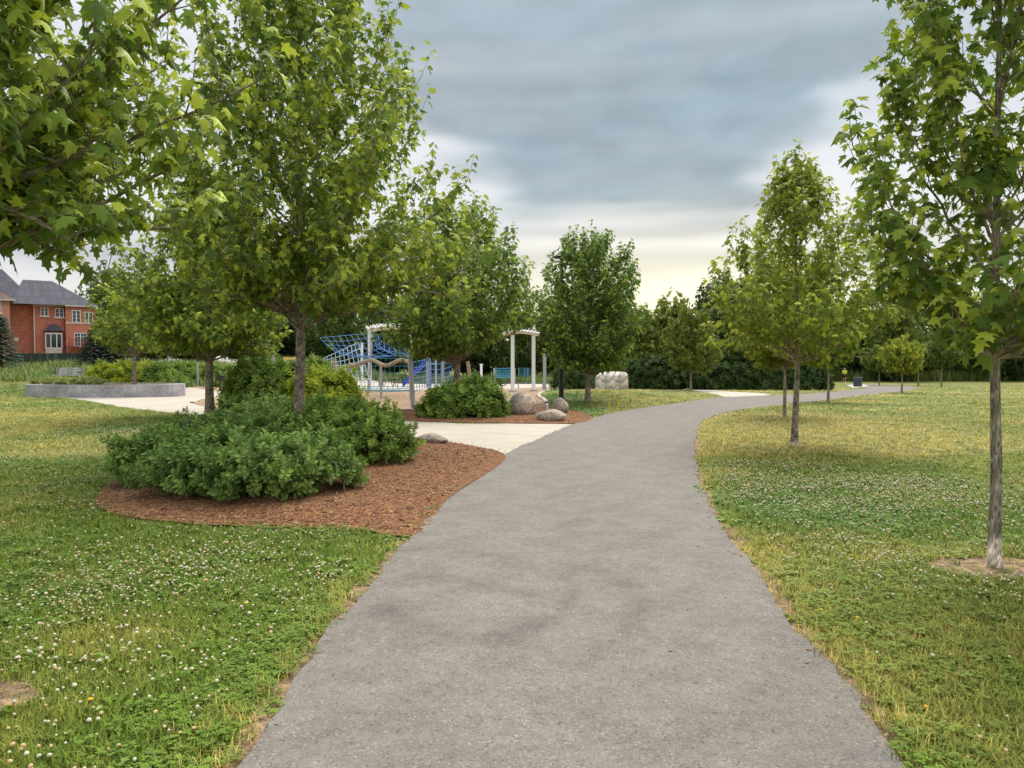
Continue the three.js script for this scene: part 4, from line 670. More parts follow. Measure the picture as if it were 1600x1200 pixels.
boulder('white artificial climbing boulder beyond the grass mound', onGround(956, 54), 1.15, 0.82, 0.7, 505, 0.1, std({ map: stoneMap, bumpMap: stoneMap, bumpScale: 0.08, color: lin(2.0, 2.0, 1.95) }), 'climbing_boulder', 0.15);
{ const p = bp(855, 646), t = thing('utility_marker', 'small white utility marker behind the flat grey boulder', 'marker', p); part('post', rod(V(0, -0.05, 0), V(0, 0.22, 0), 0.025), M.white, t); part('cap', boxGeo(0, 0.25, 0, 0.08, 0.07, 0.08), M.white, t); }
[[952, 640.5, 0.2, 'short yellow stake nearest the path on the grass mound', 'yellow'], [966, 635, 0.19, 'second yellow stake along the path on the mound', 'yellow'], [985, 632, 0.17, 'short faded stake below the mound maple', 'timber'], [901, 622, 0.22, 'orange marker stake right of the lamp post', 'orange']].forEach(([a, b, h, l, m]) => { const t = thing('marker_stake', l, 'stake', at(a, b)); part('stake', new GB().box(0, h / 2, 0, 0.045, h + 0.1, 0.03).build(), M[m], t); part('point', new GB().tube([V(0, h + 0.05, 0), V(0.004, h + 0.085, 0)], [0.02, 0.004], 4).build(), M[m], t); });

// ---------------------------------------------------------------- street furniture
{ const p = at(877, 624), t = thing('lamp_post', 'black lamp post with a flat disc head beside the mound maple', 'lamp post', p);
  part('pole', new GB().tube([V(0, -0.1, 0), V(0, 0.5, 0), V(0, 0.52, 0), V(0, 5.6, 0)], [0.10, 0.10, 0.085, 0.06], 14).build(), M.black, t); part('base_collar', new GB().tube([V(0, -0.02, 0), V(0, 0.06, 0)], [0.15, 0.12], 14).build(), M.black, t);
  part('lamp_head', new THREE.LatheGeometry([[0, 5.98], [0.12, 5.96], [0.36, 5.84], [0.38, 5.80], [0.30, 5.78], [0.08, 5.76], [0.07, 5.58], [0, 5.58]].map(q => new THREE.Vector2(...q)).reverse(), 24), M.black, t); }
function bin(label, p, r, h) { const t = thing('litter_bin', label, 'bin', p), n = 20; part('drum', new GB().tube([V(0, 0.03, 0), V(0, h * 0.8, 0)], r * 0.88, 20).build(), M.black, t); for (let k = 0; k < n; k++) { const a = k / n * 6.283; part('slat', new GB().box(Math.cos(a) * r, h * 0.42, Math.sin(a) * r, 0.02, h * 0.8, r * 0.2, -a).build(), M.slate, t); } part('rim', new THREE.TorusGeometry(r, 0.03, 8, 24).rotateX(Math.PI / 2).translate(0, h * 0.82, 0), M.slate, t); part('hood', new GB().tube([V(0, h * 0.98, 0), V(0, h * 1.02, 0), V(0, h * 1.06, 0)], [r * 0.6, r * 0.6, r * 0.25], 18).build(), M.slate, t); for (const s of [-1, 1]) part('hood_post', rod(V(s * r * 0.5, h * 0.8, 0), V(s * r * 0.5, h, 0), 0.015), M.slate, t); }
bin('dark slatted litter bin on a pad beside the far path', at(1340, 604.5), 0.35, 1.02);
bin('black litter bin beyond the playground right of the grey post', at(860, 594.5), 0.42, 1.1);
structure('bin_pad', sheetGeo(px([[1322, 601.5], [1352, 601], [1358, 604.5], [1332, 606.5]]), 0.03, 1), M.concrete, 'small pale concrete pad under the far litter bin');
{ const p = onGround(104, 46), t = thing('park_bench', 'grey slatted bench on the rise behind the concrete planter', 'bench', p); t.rotation.y = -0.12;
  for (let k = 0; k < 4; k++) part('back_slat', new GB().box(0, 0.52 + k * 0.105, -0.22 - k * 0.035, 1.75, 0.09, 0.035).build(), M.benchSlat, t); for (let k = 0; k < 4; k++) part('seat_slat', new GB().box(0, 0.43, -0.16 + k * 0.115, 1.75, 0.035, 0.1).build(), M.benchSlat, t);
  for (const s of [-0.75, 0.75]) { part('leg', new GB().tube([V(s, -0.05, 0.24), V(s, 0.40, 0.22)], 0.03, 6).build(), M.black, t); part('leg', new GB().tube([V(s, -0.05, -0.22), V(s, 0.42, -0.2), V(s, 0.9, -0.34)], 0.03, 6).build(), M.black, t); part('arm_rest', new GB().box(s * 1.13, 0.62, 0.02, 0.05, 0.04, 0.5).build(), M.black, t); } }
{ // planter: a curved concrete wall with soil inside
  const { c, rx, rz } = PLANTER, y0 = H(-20.4, -36.7), t = thing('concrete_planter', 'low curved grey concrete planter wall left of the playground', 'planter', V(c.x, y0, c.z)), n = 8;
  const ring = (a0, a1, k) => Array.from({ length: 14 }, (_, i) => { const a = mix(a0, a1, i / 13); return [a, Math.cos(a), Math.sin(a)]; });
  for (let k = 0; k < n; k++) { const b = new GB(), gap = 0.0008, R = ring(k / n * 6.283 + gap, (k + 1) / n * 6.283 - gap); let prev = null; for (const [a, ca, sa] of R) { const u = a * 3, row = [[1, -0.15, ca, 0, sa], [1, planterTop - 0.02, ca, 0, sa], [0.994, planterTop, 0, 1, 0], [0.93, planterTop, 0, 1, 0], [0.93, 0.2, -ca, 0, -sa]].map(([q, y, nx, ny, nz]) => b.vert(ca * rx * q, y, sa * rz * q, nx, ny, nz, u, y)); if (prev) for (let s = 0; s < 4; s++) { b.tri(prev[s], row[s], row[s + 1]); b.tri(prev[s], row[s + 1], prev[s + 1]); } prev = row; } part('wall_segment', b.build(), M.wallConcrete, t); }
  const sb = new GB(), m = sb.vert(0, planterTop - 0.04, 0, 0, 1, 0, 0, 0), rim = Array.from({ length: 49 }, (_, i) => { const a = i / 48 * 6.283; return sb.vert(Math.cos(a) * rx * 0.94, planterTop - 0.05, Math.sin(a) * rz * 0.94, 0, 1, 0, Math.cos(a) * rx, Math.sin(a) * rz); }); for (let i = 0; i < 48; i++) sb.tri(m, rim[i], rim[i + 1]); part('soil', sb.build(), M.mulch, t); }
{ const t = thing('sign_post', 'slim grey sign post behind the concrete planter', 'post', at(309, 604)); part('post', rod(V(0, -0.05, 0), V(0, 1.5, 0), 0.06, 10), M.galvanised, t); part('cap', new GB().tube([V(0, 1.5, 0), V(0, 1.58, 0)], [0.075, 0.02], 10).build(), M.black, t); part('base_plate', boxGeo(0, 0.02, 0, 0.26, 0.05, 0.26), M.galvanised, t); }
{ const t = thing('barbecue_grill', 'small black pedestal grill left of the dense green shrub', 'grill', onGround(344, 43)); part('pedestal', rod(V(0, -0.05, 0), V(0, 0.62, 0), 0.05), M.black, t); part('fire_box', boxGeo(0, 0.74, 0, 0.36, 0.24, 0.3), M.black, t); part('grate', boxGeo(0.02, 0.88, 0, 0.4, 0.02, 0.32), M.black, t); }
{ const t = thing('notice_board', 'dark framed notice board with a white panel behind the planter maple', 'notice board', onGround(218, 56)); part('frame', boxGeo(0, 0.85, 0, 0.72, 1.0, 0.08), M.black, t); part('panel', boxGeo(0, 0.92, 0.045, 0.5, 0.34, 0.012), M.white, t); for (const q of [-0.3, 0.3]) part('post', boxGeo(q, 0.2, 0, 0.08, 0.8, 0.08), M.black, t); }

// ---------------------------------------------------------------- playground
function netGeo(A, B, C, D, nu, nv, sag, r) { const b = new GB(), P = (u, v) => { const p = A.clone().lerp(B, u).lerp(D.clone().lerp(C, u), v); p.y -= sag * Math.sin(Math.PI * u) * Math.sin(Math.PI * v) + sag * 0.4 * Math.sin(Math.PI * v) * (1 - Math.sin(Math.PI * u)); return p; }; for (let i = 0; i <= nu; i++) b.tube(Array.from({ length: 11 }, (_, k) => P(i / nu, k / 10)), r, 4, false); for (let j = 0; j <= nv; j++) b.tube(Array.from({ length: 11 }, (_, k) => P(k / 10, j / nv)), r, 4, false); return b.build(); }
const pole = (label, name, a, b, topx, topy, r, mat, cat = 'post', collar = false) => { const p = at(a, b), q = atDepth(topx, topy, -p.z), t = thing(name, label, cat, p), e = q.sub(p); part('shaft', rod(e.clone().multiplyScalar(-0.04), e, r, 12), mat, t); part('cap', new GB().tube([e, e.clone().multiplyScalar(1 + 0.06 / e.length())], [r * 1.06, r * 0.4], 12).build(), mat, t); if (collar) part('clamp', new GB().tube([e.clone().multiplyScalar(0.30), e.clone().multiplyScalar(0.33)], r * 1.35, 12).build(), M.galvanised, t); return t; };
pole('tall grey steel net post nearest the walk', 'net_post', 646, 638, 640, 553, 0.085, M.galvanised, 'post', true);
pole('grey steel net post left of the maple by the bush', 'net_post', 671, 619, 671, 556, 0.08, M.galvanised, 'post', true);
pole('grey net post behind the maple by the bush', 'net_post', 692, 611, 692, 560, 0.1, M.galvanised, 'post', true);
pole('curved leaning grey post right of the maple by the bush', 'net_post', 738, 614, 731, 566, 0.11, M.timber);
pole('thick leaning grey post above the lime green shrub', 'net_post', 417, 604, 428, 556, 0.13, M.galvanised);
pole('tall grey steel post left of the lamp post', 'net_post', 851, 611, 851, 553, 0.11, M.galvanised);
pole('leaning grey pole right of the white climbing boulder', 'net_post', 999, 600, 989, 560, 0.09, M.galvanised);
pole('white round pergola column behind the nets at the left', 'pergola_column', 565.5, 603, 565.5, 536, 0.11, M.white, 'column');
const netBase = at(600, 606), nt = thing('climbing_net', 'large blue and teal rope climbing net in the playground', 'climbing net', netBase), L = (a, b, d) => atDepth(a, b, d).sub(netBase);
part('net_canopy', netGeo(L(500, 528, 40), L(583, 520, 45), L(648, 556, 29), L(548, 556, 31), 9, 9, 0.55, 0.011), M.rope, nt);
part('net_canopy', netGeo(L(583, 521, 46), L(650, 548, 44), L(650, 557, 34), L(590, 545, 38), 8, 6, 0.4, 0.012), M.rope, nt);
part('net_curtain', netGeo(L(566, 560, 40), L(642, 560, 38), L(636, 607, 39), L(562, 606, 40), 10, 4, 0.0, 0.010), M.ropeTeal, nt);
part('net_curtain', netGeo(L(505, 560, 36), L(560, 535, 38), L(580, 600, 36), L(500, 575, 36), 9, 8, 0.3, 0.014), M.ropePale, nt);
part('net_floor', netGeo(L(560, 604, 44), L(640, 604, 44), L(648, 610, 34), L(570, 610, 36), 9, 4, 0.15, 0.016), M.ropeTeal, nt);
part('net_wall', netGeo(L(646, 566, 29), L(674, 560, 35), L(674, 604, 35), L(647, 612, 29), 7, 6, 0.1, 0.012), M.rope, nt);
part('net_wall', netGeo(L(672, 562, 35), L(706, 556, 40), L(706, 600, 40), L(673, 602, 35), 7, 6, 0.15, 0.013), M.rope, nt);
part('mast', rod(L(574, 612, 44).setY(-0.1), L(582, 517, 44), 0.07), M.galvanised, nt);
{ const b = new GB(), pts = Array.from({ length: 40 }, (_, k) => { const f = k / 39; return L(mix(546, 642, f), 567 + 4.2 * Math.sin(f * 12.2 + 0.6), mix(36, 34, f)); }); part('wavy_beam', b.tube(pts, 0.09, 8).build(), M.timber, nt); for (const f of [0, 20, 39]) part('beam_post', rod(pts[f], pts[f].clone().setY(-0.05), 0.06), M.galvanised, nt); }
{ const p = onGround(528, 37), t = thing('log_frame', 'leaning tan log frame at the left of the climbing nets', 'play frame', p), q = (a, b) => atDepth(a, b, 37).sub(p); part('log', rod(q(517, 590).setY(-0.1), q(524, 561), 0.09, 10), M.timber, t); part('log', rod(q(520, 562), q(552, 592).setY(-0.1), 0.1, 10), M.timber, t); part('log', rod(q(512, 582), q(526, 570), 0.07, 10), M.timber, t); }
{ const p = at(650, 605), t = thing('slide', 'curved bright blue slide behind the tall net post', 'slide', p), d = -p.z, q = (a, b, dd = 0) => atDepth(a, b, d + dd).sub(p), crv = new THREE.CatmullRomCurve3([q(667, 568, 1), q(662, 571, 0.8), q(655, 578, 0.5), q(648, 584, 0.2), q(640, 591, 0), q(634, 599, 0), q(630, 602, 0)]), b = new GB(); let prev = null; const pts = crv.getPoints(30);
  pts.forEach((pt, k) => { const row = Array.from({ length: 9 }, (_, s) => { const a = Math.PI * (s / 8), x = -Math.cos(a) * 0.34, y = 0.34 - Math.sin(a) * 0.5; return b.vert(pt.x + 0.5 * y * 0.3, pt.y + y, pt.z + x, 0, Math.sin(a), Math.cos(a), 0, 0); }); if (prev) for (let s = 0; s < 8; s++) { b.tri(prev[s], row[s], row[s + 1]); b.tri(prev[s], row[s + 1], prev[s + 1]); } prev = row; });
  const g = b.build(); g.computeVertexNormals(); part('chute', g, M.blue, t); for (const s of [-0.34, 0.34]) part('side_rail', new GB().tube(pts.map(v => V(v.x + 0.05, v.y + 0.34, v.z + s)), 0.035, 6).build(), M.blue, t); part('platform', boxGeo(pts[0].x + 0.4, pts[0].y, pts[0].z, 0.9, 0.08, 0.9), M.galvanised, t); for (const [sx, sz] of [[0, -0.4], [0, 0.4], [0.8, -0.4], [0.8, 0.4]]) part('platform_leg', rod(V(pts[0].x + sx, -0.1, pts[0].z + sz), V(pts[0].x + sx, pts[0].y + 0.9, pts[0].z + sz), 0.05), M.galvanised, t); }
function pergola(label, posts, x0, x1, y, d, depthLen) { const p = onGround((x0 + x1) / 2, d), t = thing('pergola', label, 'pergola', p), w = (x1 - x0) / F * d, top = atDepth((x0 + x1) / 2, y, d).y - p.y; posts.forEach((a, k) => { const x = atDepth(a, 565, d).x - p.x, z = (k % 2 ? -1 : 1) * depthLen * 0.2; part('column', rod(V(x, -0.1, z), V(x, top, z), 0.12, 14), M.white, t); part('column_base', boxGeo(x, 0.04, z, 0.5, 0.1, 0.5), M.wallConcrete, t); }); for (const s of [-0.36, 0.36]) part('beam', new GB().tube(Array.from({ length: 9 }, (_, k) => V((k / 8 - 0.5) * w, top + 0.05 + 0.18 * Math.sin(Math.PI * k / 8), s * depthLen)), 0.09, 4).build(), M.white, t); const n = Math.round(w / 0.22); for (let k = 0; k <= n; k++) part('rafter', new GB().box((k / n - 0.5) * w, top + 0.20 + 0.18 * Math.sin(Math.PI * k / n), 0, 0.05, 0.17, depthLen).build(), M.white, t); }
pergola('white pergola with curved louvre roof behind the climbing nets', [580, 640], 578, 652, 517, 50, 2.6);
pergola('white pergola with louvre roof left of the mound maple', [801, 834], 784, 842, 524, 50, 2.6);
{ const p = at(752, 604), t = thing('pergola_column', 'single white column behind the maple by the bush', 'column', p); part('column', rod(V(0, -0.1, 0), V(0, 2.0, 0), 0.11, 14), M.white, t); part('cap', boxGeo(0, 2.03, 0, 0.3, 0.08, 0.3), M.white, t); }
{ const p = at(805, 596), d = -p.z, q = (a, b, dz = 0) => atDepth(a, b, d + dz).sub(p), t = thing('swing_frame', 'white leaning swing frame on the lawn behind the second pergola', 'swing', p); const g = (a, b, dz, m) => part(m, rod(q(a[0], a[1], dz).setY(a[2] ?? q(a[0], a[1]).y), q(b[0], b[1], 0), 0.07), M.white, t); g([789, 596, -0.05], [797, 545], 1.5, 'leg'); g([792, 596, -0.05], [797, 545], -1.5, 'leg'); g([822, 596, -0.05], [815, 548], 1.5, 'leg'); g([820, 596, -0.05], [815, 548], -1.5, 'leg'); part('top_bar', rod(q(797, 545), q(815, 548), 0.07), M.ropeTeal, t); for (const f of [0.35, 0.65]) { const a = q(mix(797, 815, f), mix(545, 548, f)); part('swing_seat', boxGeo(a.x, 0.5, a.z, 0.45, 0.05, 0.2), M.black, t); for (const s of [-0.2, 0.2]) part('chain', rod(V(a.x + s, 0.5, a.z), V(a.x + s, a.y, a.z), 0.012, 4), M.galvanised, t); } }
function pavilion(label, p, w, turn) { const t = thing('rope_tunnel', label, 'climbing net', p); t.rotation.y = turn; for (const s of [-1, 1]) for (const z of [-1, 1]) part('post', rod(V(s * w / 2, -0.1, z * 0.7), V(s * w / 2, 1.75, z * 0.7), 0.06), M.galvanised, t); for (const z of [-0.7, 0.7]) part('net_wall', netGeo(V(-w / 2, 1.7, z), V(w / 2, 1.7, z), V(w / 2, 0.8, z), V(-w / 2, 0.8, z), 12, 5, 0.22, 0.018), M.ropeTeal, t); part('net_floor', netGeo(V(-w / 2, 0.8, -0.7), V(w / 2, 0.8, -0.7), V(w / 2, 0.8, 0.7), V(-w / 2, 0.8, 0.7), 12, 5, 0.15, 0.018), M.ropeTeal, t); part('top_rail', rod(V(-w / 2, 1.72, 0.7), V(w / 2, 1.72, 0.7), 0.03), M.rope, t); }
pavilion('teal rope tunnel between white column and pergola', at(788, 600), 2.2, 0.1);
pavilion('blue rope tunnel right of the second pergola', at(822, 598), 1.2, -0.5);
function picnic(label, p, turn, top, frame) { const t = thing('picnic_table', label, 'picnic table', p); t.rotation.y = turn; for (let k = 0; k < 5; k++) part('top_slat', boxGeo(0, 0.76, -0.34 + k * 0.17, 1.8, 0.045, 0.155), top, t); for (const s of [-1, 1]) { for (let k = 0; k < 2; k++) part('bench_slat', boxGeo(0, 0.45, s * (0.66 + k * 0.16), 1.8, 0.045, 0.145), top, t); } for (const x of [-0.6, 0.6]) { part('leg_frame', new GB().tube(new THREE.CatmullRomCurve3([V(x, 0.43, -0.85), V(x, 0.2, -0.8), V(x, 0.02, -0.5), V(x, 0.2, -0.15), V(x, 0.74, -0.1)]).getPoints(16), 0.035, 6).build(), frame, t); part('leg_frame', new GB().tube(new THREE.CatmullRomCurve3([V(x, 0.43, 0.85), V(x, 0.2, 0.8), V(x, 0.02, 0.5), V(x, 0.2, 0.15), V(x, 0.74, 0.1)]).getPoints(16), 0.035, 6).build(), frame, t); } }
picnic('brown slatted picnic table left of the blue slide', at(607, 604), 0.5, M.brownSlat, M.black);
picnic('dark picnic table beyond the blue slide', at(636, 599.5), -0.2, M.black, M.black);
picnic('dark picnic table with hooped legs left of the second pergola', at(778, 603), 1.57, M.black, M.black);
{ const p = at(800, 607), d = -p.z, t = thing('balance_rail', 'long low black balance rail across the front of the plaza', 'rail', p), q = a => atDepth(a, 565, d).x - p.x; part('rail', rod(V(q(724), 0.42, 0), V(q(850), 0.42, 0), 0.04), M.black, t); for (const a of [728, 770, 810, 848]) part('rail_post', rod(V(q(a), -0.1, 0), V(q(a), 0.44, 0), 0.045), M.galvanised, t); }
{ const p = onGround(452, 60), t = thing('play_panel', 'yellow play panel left of the climbing nets', 'play panel', p); part('panel', boxGeo(0, 1.55, 0, 0.9, 0.8, 0.06), M.yellow, t); part('panel_ring', new THREE.TorusGeometry(0.2, 0.04, 8, 20).translate(0, 1.55, 0.05), M.rope, t); for (const s of [-0.42, 0.42]) part('post', rod(V(s, -0.1, 0), V(s, 2.0, 0), 0.05), M.galvanised, t); }

// ---------------------------------------------------------------- houses
function windowPart(t, x, y, z, w, h, cols, rows, sill = true, turn = 0) { const f = new THREE.Group(); f.name = 'window'; f.position.set(x, y, z); f.rotation.y = turn; t.add(f); const q = 0.07; part('frame', mergeGeometries([boxGeo(0, h / 2 - q / 2, 0.03, w, q, 0.12), boxGeo(0, -h / 2 + q / 2, 0.03, w, q, 0.12), boxGeo(-w / 2 + q / 2, 0, 0.03, q, h - 2 * q, 0.12), boxGeo(w / 2 - q / 2, 0, 0.03, q, h - 2 * q, 0.12)]), M.white, f); const pw = (w - 2 * q) / cols, ph = (h - 2 * q) / rows; for (let i = 0; i < cols; i++) for (let j = 0; j < rows; j++) part('pane', boxGeo(-w / 2 + q + pw * (i + 0.5), -h / 2 + q + ph * (j + 0.5), 0.02, pw - 0.02, ph - 0.02, 0.02), M.glass, f); const bars = []; for (let i = 1; i < cols; i++) bars.push(boxGeo(-w / 2 + q + pw * i, 0, 0.045, i * 2 === cols ? 0.09 : 0.03, h - 2 * q, 0.04)); for (let j = 1; j < rows; j++) bars.push(boxGeo(0, -h / 2 + q + ph * j, 0.042, w - 2 * q, 0.03, 0.03)); if (bars.length) part('glazing_bar', mergeGeometries(bars), M.white, f); if (sill) part('sill', boxGeo(0, -h / 2 - 0.07, 0.06, w + 0.25, 0.12, 0.2), M.trim, f); }
function hipRoof(x0, x1, z0, z1, y, rise, over, ridge0, ridge1) { const b = new GB(), a = V(x0 - over, y, z1 + over), c = V(x1 + over, y, z1 + over), d = V(x1 + over, y, z0 - over), e = V(x0 - over, y, z0 - over), r0 = V(ridge0, y + rise, (z0 + z1) / 2), r1 = V(ridge1, y + rise, (z0 + z1) / 2); const f = (pts) => b.face(pts, null, pts.map(p => [p.x + p.z * 0.001 + (pts.length === 3 ? p.z : 0), p.y * 1.5 + p.z])); f([a, c, r1, r0]); f([c, d, r1]); f([d, e, r0, r1]); f([e, a, r0]); b.face([a, e, d, c]); return b.build(); }
{ // the brick house: a broad main block and a front wing to the right
  const d = 84, k = d / F / 1.19, p = onGround(60, d), t = thing('brick_house', 'red brick two storey house with dark hipped roof at the left', 'house', p); t.rotation.y = 0.6;
  const X = a => (a - 60) * k, Y = a => EYE + (HORIZON - a) * d / F - p.y, eave = Y(477), base = -1;
  part('wall', boxGeo(X(36), (eave + base) / 2, -4.6, X(55) - X(17), eave - base, 8), M.brick, t);
  part('wall', boxGeo(X(79), (eave + base) / 2, -4.0, X(103) - X(55), eave - base, 8.01), M.brick, t);
  part('wall', boxGeo(X(129), (eave + base) / 2, -3.2, X(154) - X(104), eave - base, 8.02), M.brick, t);
  part('roof', hipRoof(X(-60), X(56), -9.5, 0, eave + 0.02, Y(418) - eave, 0.35, X(-20), X(8)), M.shingle, t);
  part('roof', hipRoof(X(22), X(154), -8.5, 0.8, eave + 0.03, Y(434) - eave, 0.35, X(40), X(88)), M.shingle, t);
  part('gutter', boxGeo(X(79), eave - 0.02, 0.30, X(106) - X(52), 0.13, 0.14), M.trim, t); part('gutter', boxGeo(X(130), eave - 0.02, 1.16, X(157) - X(103), 0.13, 0.14), M.trim, t);
  part('downspout', boxGeo(X(54.5), (eave + base) / 2, 0.05, 0.12, eave - base - 0.2, 0.12), M.trim, t);
  part('string_course', boxGeo(X(129), Y(504), 0.83, X(154) - X(104) + 0.04, 0.16, 0.06), M.trim, t);
  const f1 = 0.03, f2 = 0.83;
  windowPart(t, X(71), Y(487), f1, 0.75, 0.95, 2, 2); windowPart(t, X(95), Y(488), f1, 0.85, 1.0, 2, 2); windowPart(t, X(121.5), Y(493.5), f2, 0.85, 1.35, 2, 3, false); windowPart(t, X(142), Y(495), f2, 0.8, 1.3, 2, 3, false); windowPart(t, X(128), Y(530), f2, 1.25, 1.5, 4, 4, false); windowPart(t, X(142.5), Y(532), f2, 0.62, 0.85, 2, 2);
  // bay window with its own little roof
  const bay = new THREE.Group(); bay.name = 'bay_window'; bay.position.set(X(84.5), 0, 0.04); t.add(bay); part('bay_base', boxGeo(0, (Y(545) + base) / 2, 0.32, 1.55, Y(545) - base, 0.6), M.trim, bay); part('bay_roof', hipRoof(-0.85, 0.85, 0, 0.75, Y(517), Y(506.5) - Y(517), 0.08, -0.35, 0.35), M.shingle, bay);
  part('frame', mergeGeometries([boxGeo(0, Y(521), 0.36, 1.6, 0.14, 0.62), boxGeo(0, Y(544), 0.36, 1.6, 0.12, 0.62), ...[-0.76, -0.28, 0.28, 0.76].map(x => boxGeo(x, (Y(521) + Y(544)) / 2, 0.62, 0.09, Y(521) - Y(544) - 0.14, 0.09))]), M.white, bay);
  for (const [x, w] of [[-0.52, 0.38], [0, 0.46], [0.52, 0.38]]) for (let j = 0; j < 4; j++) part('pane', boxGeo(x, mix(Y(543.5), Y(521.8), (j + 0.5) / 4), 0.60, w - 0.02, (Y(521.8) - Y(543.5)) / 4 - 0.03, 0.03), M.glass, bay);
  part('bay_wall', boxGeo(0, (Y(521) + Y(544)) / 2, 0.28, 1.5, Y(521) - Y(544), 0.5), M.black, bay);
  const st = new THREE.Group(); st.name = 'steps'; st.position.set(X(124), 0, 1.9); t.add(st); part('deck', boxGeo(0, Y(541) - 0.05, 0, 2.2, 0.12, 1.9), M.redwood, st); for (let q = 0; q < 8; q++) part('baluster', boxGeo(-1.0 + q * 0.22, Y(541) + 0.35, 0.9, 0.05, 0.75, 0.05), M.redwood, st); part('handrail', boxGeo(-0.2, Y(541) + 0.75, 0.9, 1.7, 0.07, 0.08), M.redwood, st); for (const q of [-1, 0.2, 1]) part('post', boxGeo(q, (Y(541) + base) / 2 + 0.3, 0.88, 0.11, Y(541) - base + 0.6, 0.11), M.redwood, st); part('stair_rail', rod(V(1.0, Y(541) + 0.7, 0.9), V(-0.2, Y(552) + 0.5, 1.9), 0.06, 4), M.redwood, st); for (let q = 0; q < 4; q++) part('step', boxGeo(0.3 - q * 0.3, Y(541) - 0.15 - q * 0.2, 1.15 + q * 0.25, 1.0, 0.06, 0.3), M.redwood, st);
  for (const [a, b2] of [[65, 465], [72, 466]]) part('roof_vent', boxGeo(X(a), Y(b2), -1.15, 0.4, 0.2, 0.3), M.black, t); part('meter_box', boxGeo(X(26), Y(531), -0.5, 0.4, 0.4, 0.2), M.white, t);
}
{ const d = 76, p = onGround(17, d), t = thing('pink_brick_house', 'pinkish brick house cut by the left edge of the picture', 'house', p), Y = a => EYE + (HORIZON - a) * d / F - p.y, eave = Y(469); t.rotation.y = 0.62;
  part('wall', boxGeo(-4.5, (eave - 1) / 2, -4, 9, eave + 1, 8), M.pinkBrick, t); part('roof', hipRoof(-9, 0, -8, 0, eave + 0.02, 2.6, 0.45, -6.5, -3.5), M.brownShingle, t); part('gutter', boxGeo(-4.5, eave - 0.03, 0.5, 9.9, 0.14, 0.14), M.trim, t); windowPart(t, -1.0, Y(481), 0.03, 0.6, 1.1, 1, 2); windowPart(t, -4, Y(481), 0.03, 0.9, 1.2, 2, 2); }
{ const a = onGround(10, 70), b = onGround(160, 74), t = thing('garden_fence', 'dark green mesh fence in front of the brick house', 'fence', a), e = b.clone().sub(a), n = 12; for (let k = 0; k <= n; k++) { const q = e.clone().multiplyScalar(k / n); q.y = H(a.x + q.x, a.z + q.z) - a.y; part('fence_post', rod(q.clone().add(V(0, -0.1, 0)), q.clone().add(V(0, 1.25, 0)), 0.04, 6), M.fence, t); } for (let k = 0; k < n; k++) { const q0 = e.clone().multiplyScalar(k / n), q1 = e.clone().multiplyScalar((k + 1) / n); q0.y = H(a.x + q0.x, a.z + q0.z) - a.y; q1.y = H(a.x + q1.x, a.z + q1.z) - a.y; const m = q0.clone().add(q1).multiplyScalar(0.5); part('fence_panel', boxGeo(m.x, m.y + 0.62, m.z, q0.distanceTo(q1) - 0.1, 1.15, 0.02, -Math.atan2(q1.z - q0.z, q1.x - q0.x)), M.fence, t); } }

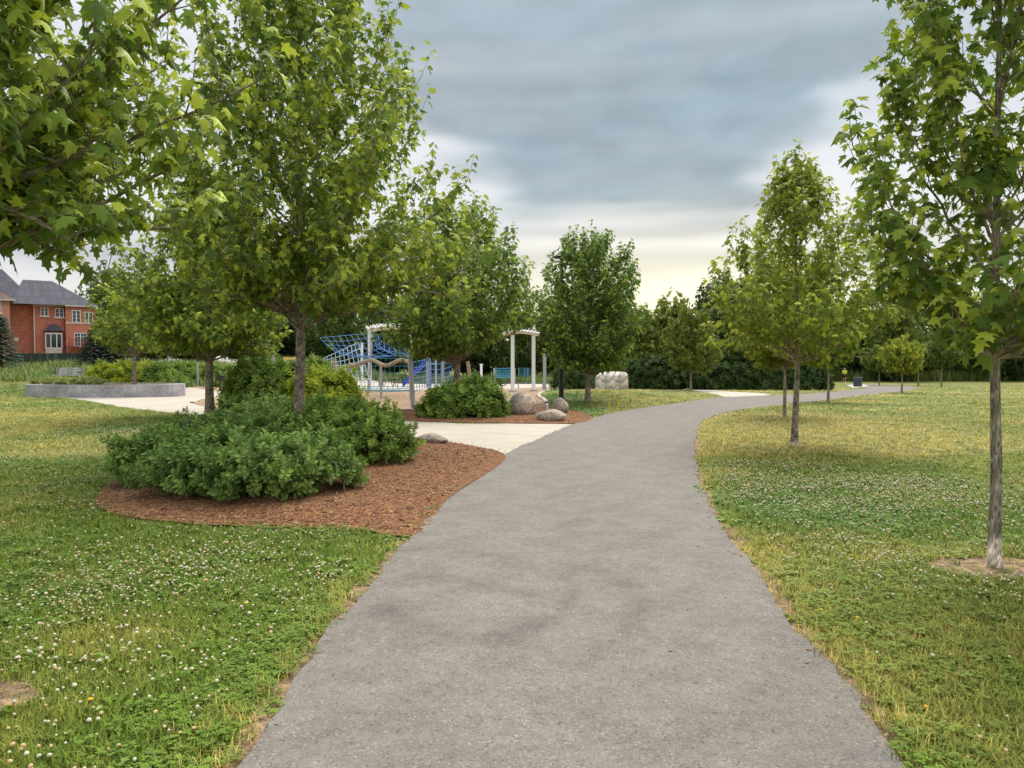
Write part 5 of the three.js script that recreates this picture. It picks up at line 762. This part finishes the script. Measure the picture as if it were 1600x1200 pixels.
// ---------------------------------------------------------------- the jogger
{
  const p = at(1319.5, 598), t = thing('person', 'person in a yellow top and black shorts jogging on the far path', 'person', p); t.rotation.y = -0.25;
  const skin = std({ color: lin(0.42, 0.24, 0.16), roughness: 0.6 }), shirt = std({ color: lin(0.62, 0.62, 0.06), roughness: 0.8 }), shorts = std({ color: lin(0.012, 0.012, 0.015) }), hair = std({ color: lin(0.03, 0.02, 0.015) });
  const J = { head: [0, 1.58, 0.05, 0.095], crown: [0, 1.64, 0.03, 0.09], neck: [0, 1.43, 0.0, 0.05], chest: [0, 1.25, 0, 0.135], waist: [0, 1.02, -0.01, 0.115], hip: [0, 0.92, -0.02, 0.125], lS: [0.17, 1.36, 0, 0.06], lE: [0.25, 1.12, -0.10, 0.045], lW: [0.16, 1.10, 0.13, 0.033], rS: [-0.17, 1.36, 0, 0.06], rE: [-0.26, 1.12, -0.06, 0.045], rW: [-0.15, 1.18, 0.16, 0.033], lH: [0.09, 0.88, 0, 0.085], lK: [0.09, 0.52, 0.16, 0.06], lA: [0.09, 0.12, 0.02, 0.04], lT: [0.09, 0.05, 0.14, 0.035], rH: [-0.09, 0.88, -0.02, 0.085], rK: [-0.09, 0.50, 0.02, 0.06], rA: [-0.09, 0.30, -0.34, 0.04], rT: [-0.09, 0.20, -0.36, 0.035] };
  const bones = { skin: [['head', 'crown'], ['head', 'neck'], ['neck', 'chest'], ['chest', 'waist'], ['waist', 'hip'], ['chest', 'lS'], ['lS', 'lE'], ['lE', 'lW'], ['chest', 'rS'], ['rS', 'rE'], ['rE', 'rW'], ['hip', 'lH'], ['lH', 'lK'], ['lK', 'lA'], ['lA', 'lT'], ['hip', 'rH'], ['rH', 'rK'], ['rK', 'rA'], ['rA', 'rT']], shirt: [['neck', 'chest', 0.4], ['chest', 'waist'], ['waist', 'hip'], ['chest', 'lS'], ['lS', 'lE', 0, 0.55], ['chest', 'rS'], ['rS', 'rE', 0, 0.55]], shorts: [['waist', 'hip', 0.6], ['hip', 'lH'], ['lH', 'lK', 0, 0.6], ['hip', 'rH'], ['rH', 'rK', 0, 0.6]], hair: [['crown', 'crown']], shoe: [['lA', 'lT', 0.1], ['rA', 'rT', 0.1]] };
  const body = (list, grow, res) => { const mc = new MarchingCubes(res, new THREE.MeshStandardMaterial(), false, false, 60000), half = 0.95; mc.isolation = 0; const a = V(0, 0, 0), segs = list.map(([i, j, f0 = 0, f1 = 1]) => { const A = J[i], B = J[j], q = f => [0, 1, 2, 3].map(k => mix(A[k], B[k], f)); return [q(f0), q(f1)]; }); for (let k = 0; k < res; k++) for (let j = 0; j < res; j++) for (let i = 0; i < res; i++) { const x = ((i - res / 2) / (res / 2)) * half, y = ((j - res / 2) / (res / 2)) * half + 0.86, z = ((k - res / 2) / (res / 2)) * half; let acc = 0; for (const [A, B] of segs) { const bx = B[0] - A[0], by = B[1] - A[1], bz = B[2] - A[2], l2 = bx * bx + by * by + bz * bz || 1e-6, h = clamp(((x - A[0]) * bx + (y - A[1]) * by + (z - A[2]) * bz) / l2), dd = Math.hypot(x - A[0] - bx * h, y - A[1] - by * h, z - A[2] - bz * h) - mix(A[3], B[3], h) - grow; acc += Math.exp(-dd * 38); } mc.field[i + j * res + k * res * res] = Math.log(acc + 1e-30) / 38; } mc.update(); const n = mc.count, g = new THREE.BufferGeometry(), P = mc.positionArray.slice(0, n * 3); for (let i = 0; i < n; i++) { P[i * 3] *= half; P[i * 3 + 1] = P[i * 3 + 1] * half + 0.86; P[i * 3 + 2] *= half; } g.setAttribute('position', new THREE.BufferAttribute(P, 3)); const m = mergeVertices(g, 1e-5); m.computeVertexNormals(); return m; };
  part('body', body(bones.skin, 0, 84), skin, t); part('shirt', body(bones.shirt, 0.02, 64), shirt, t); part('shorts', body(bones.shorts, 0.022, 64), shorts, t); part('hair', body(bones.hair, 0.014, 64).translate(0, 0.015, -0.02), hair, t); part('shoes', body(bones.shoe, 0.012, 64), M.white, t);
}
//==NEXT==
renderer.render(scene, camera);
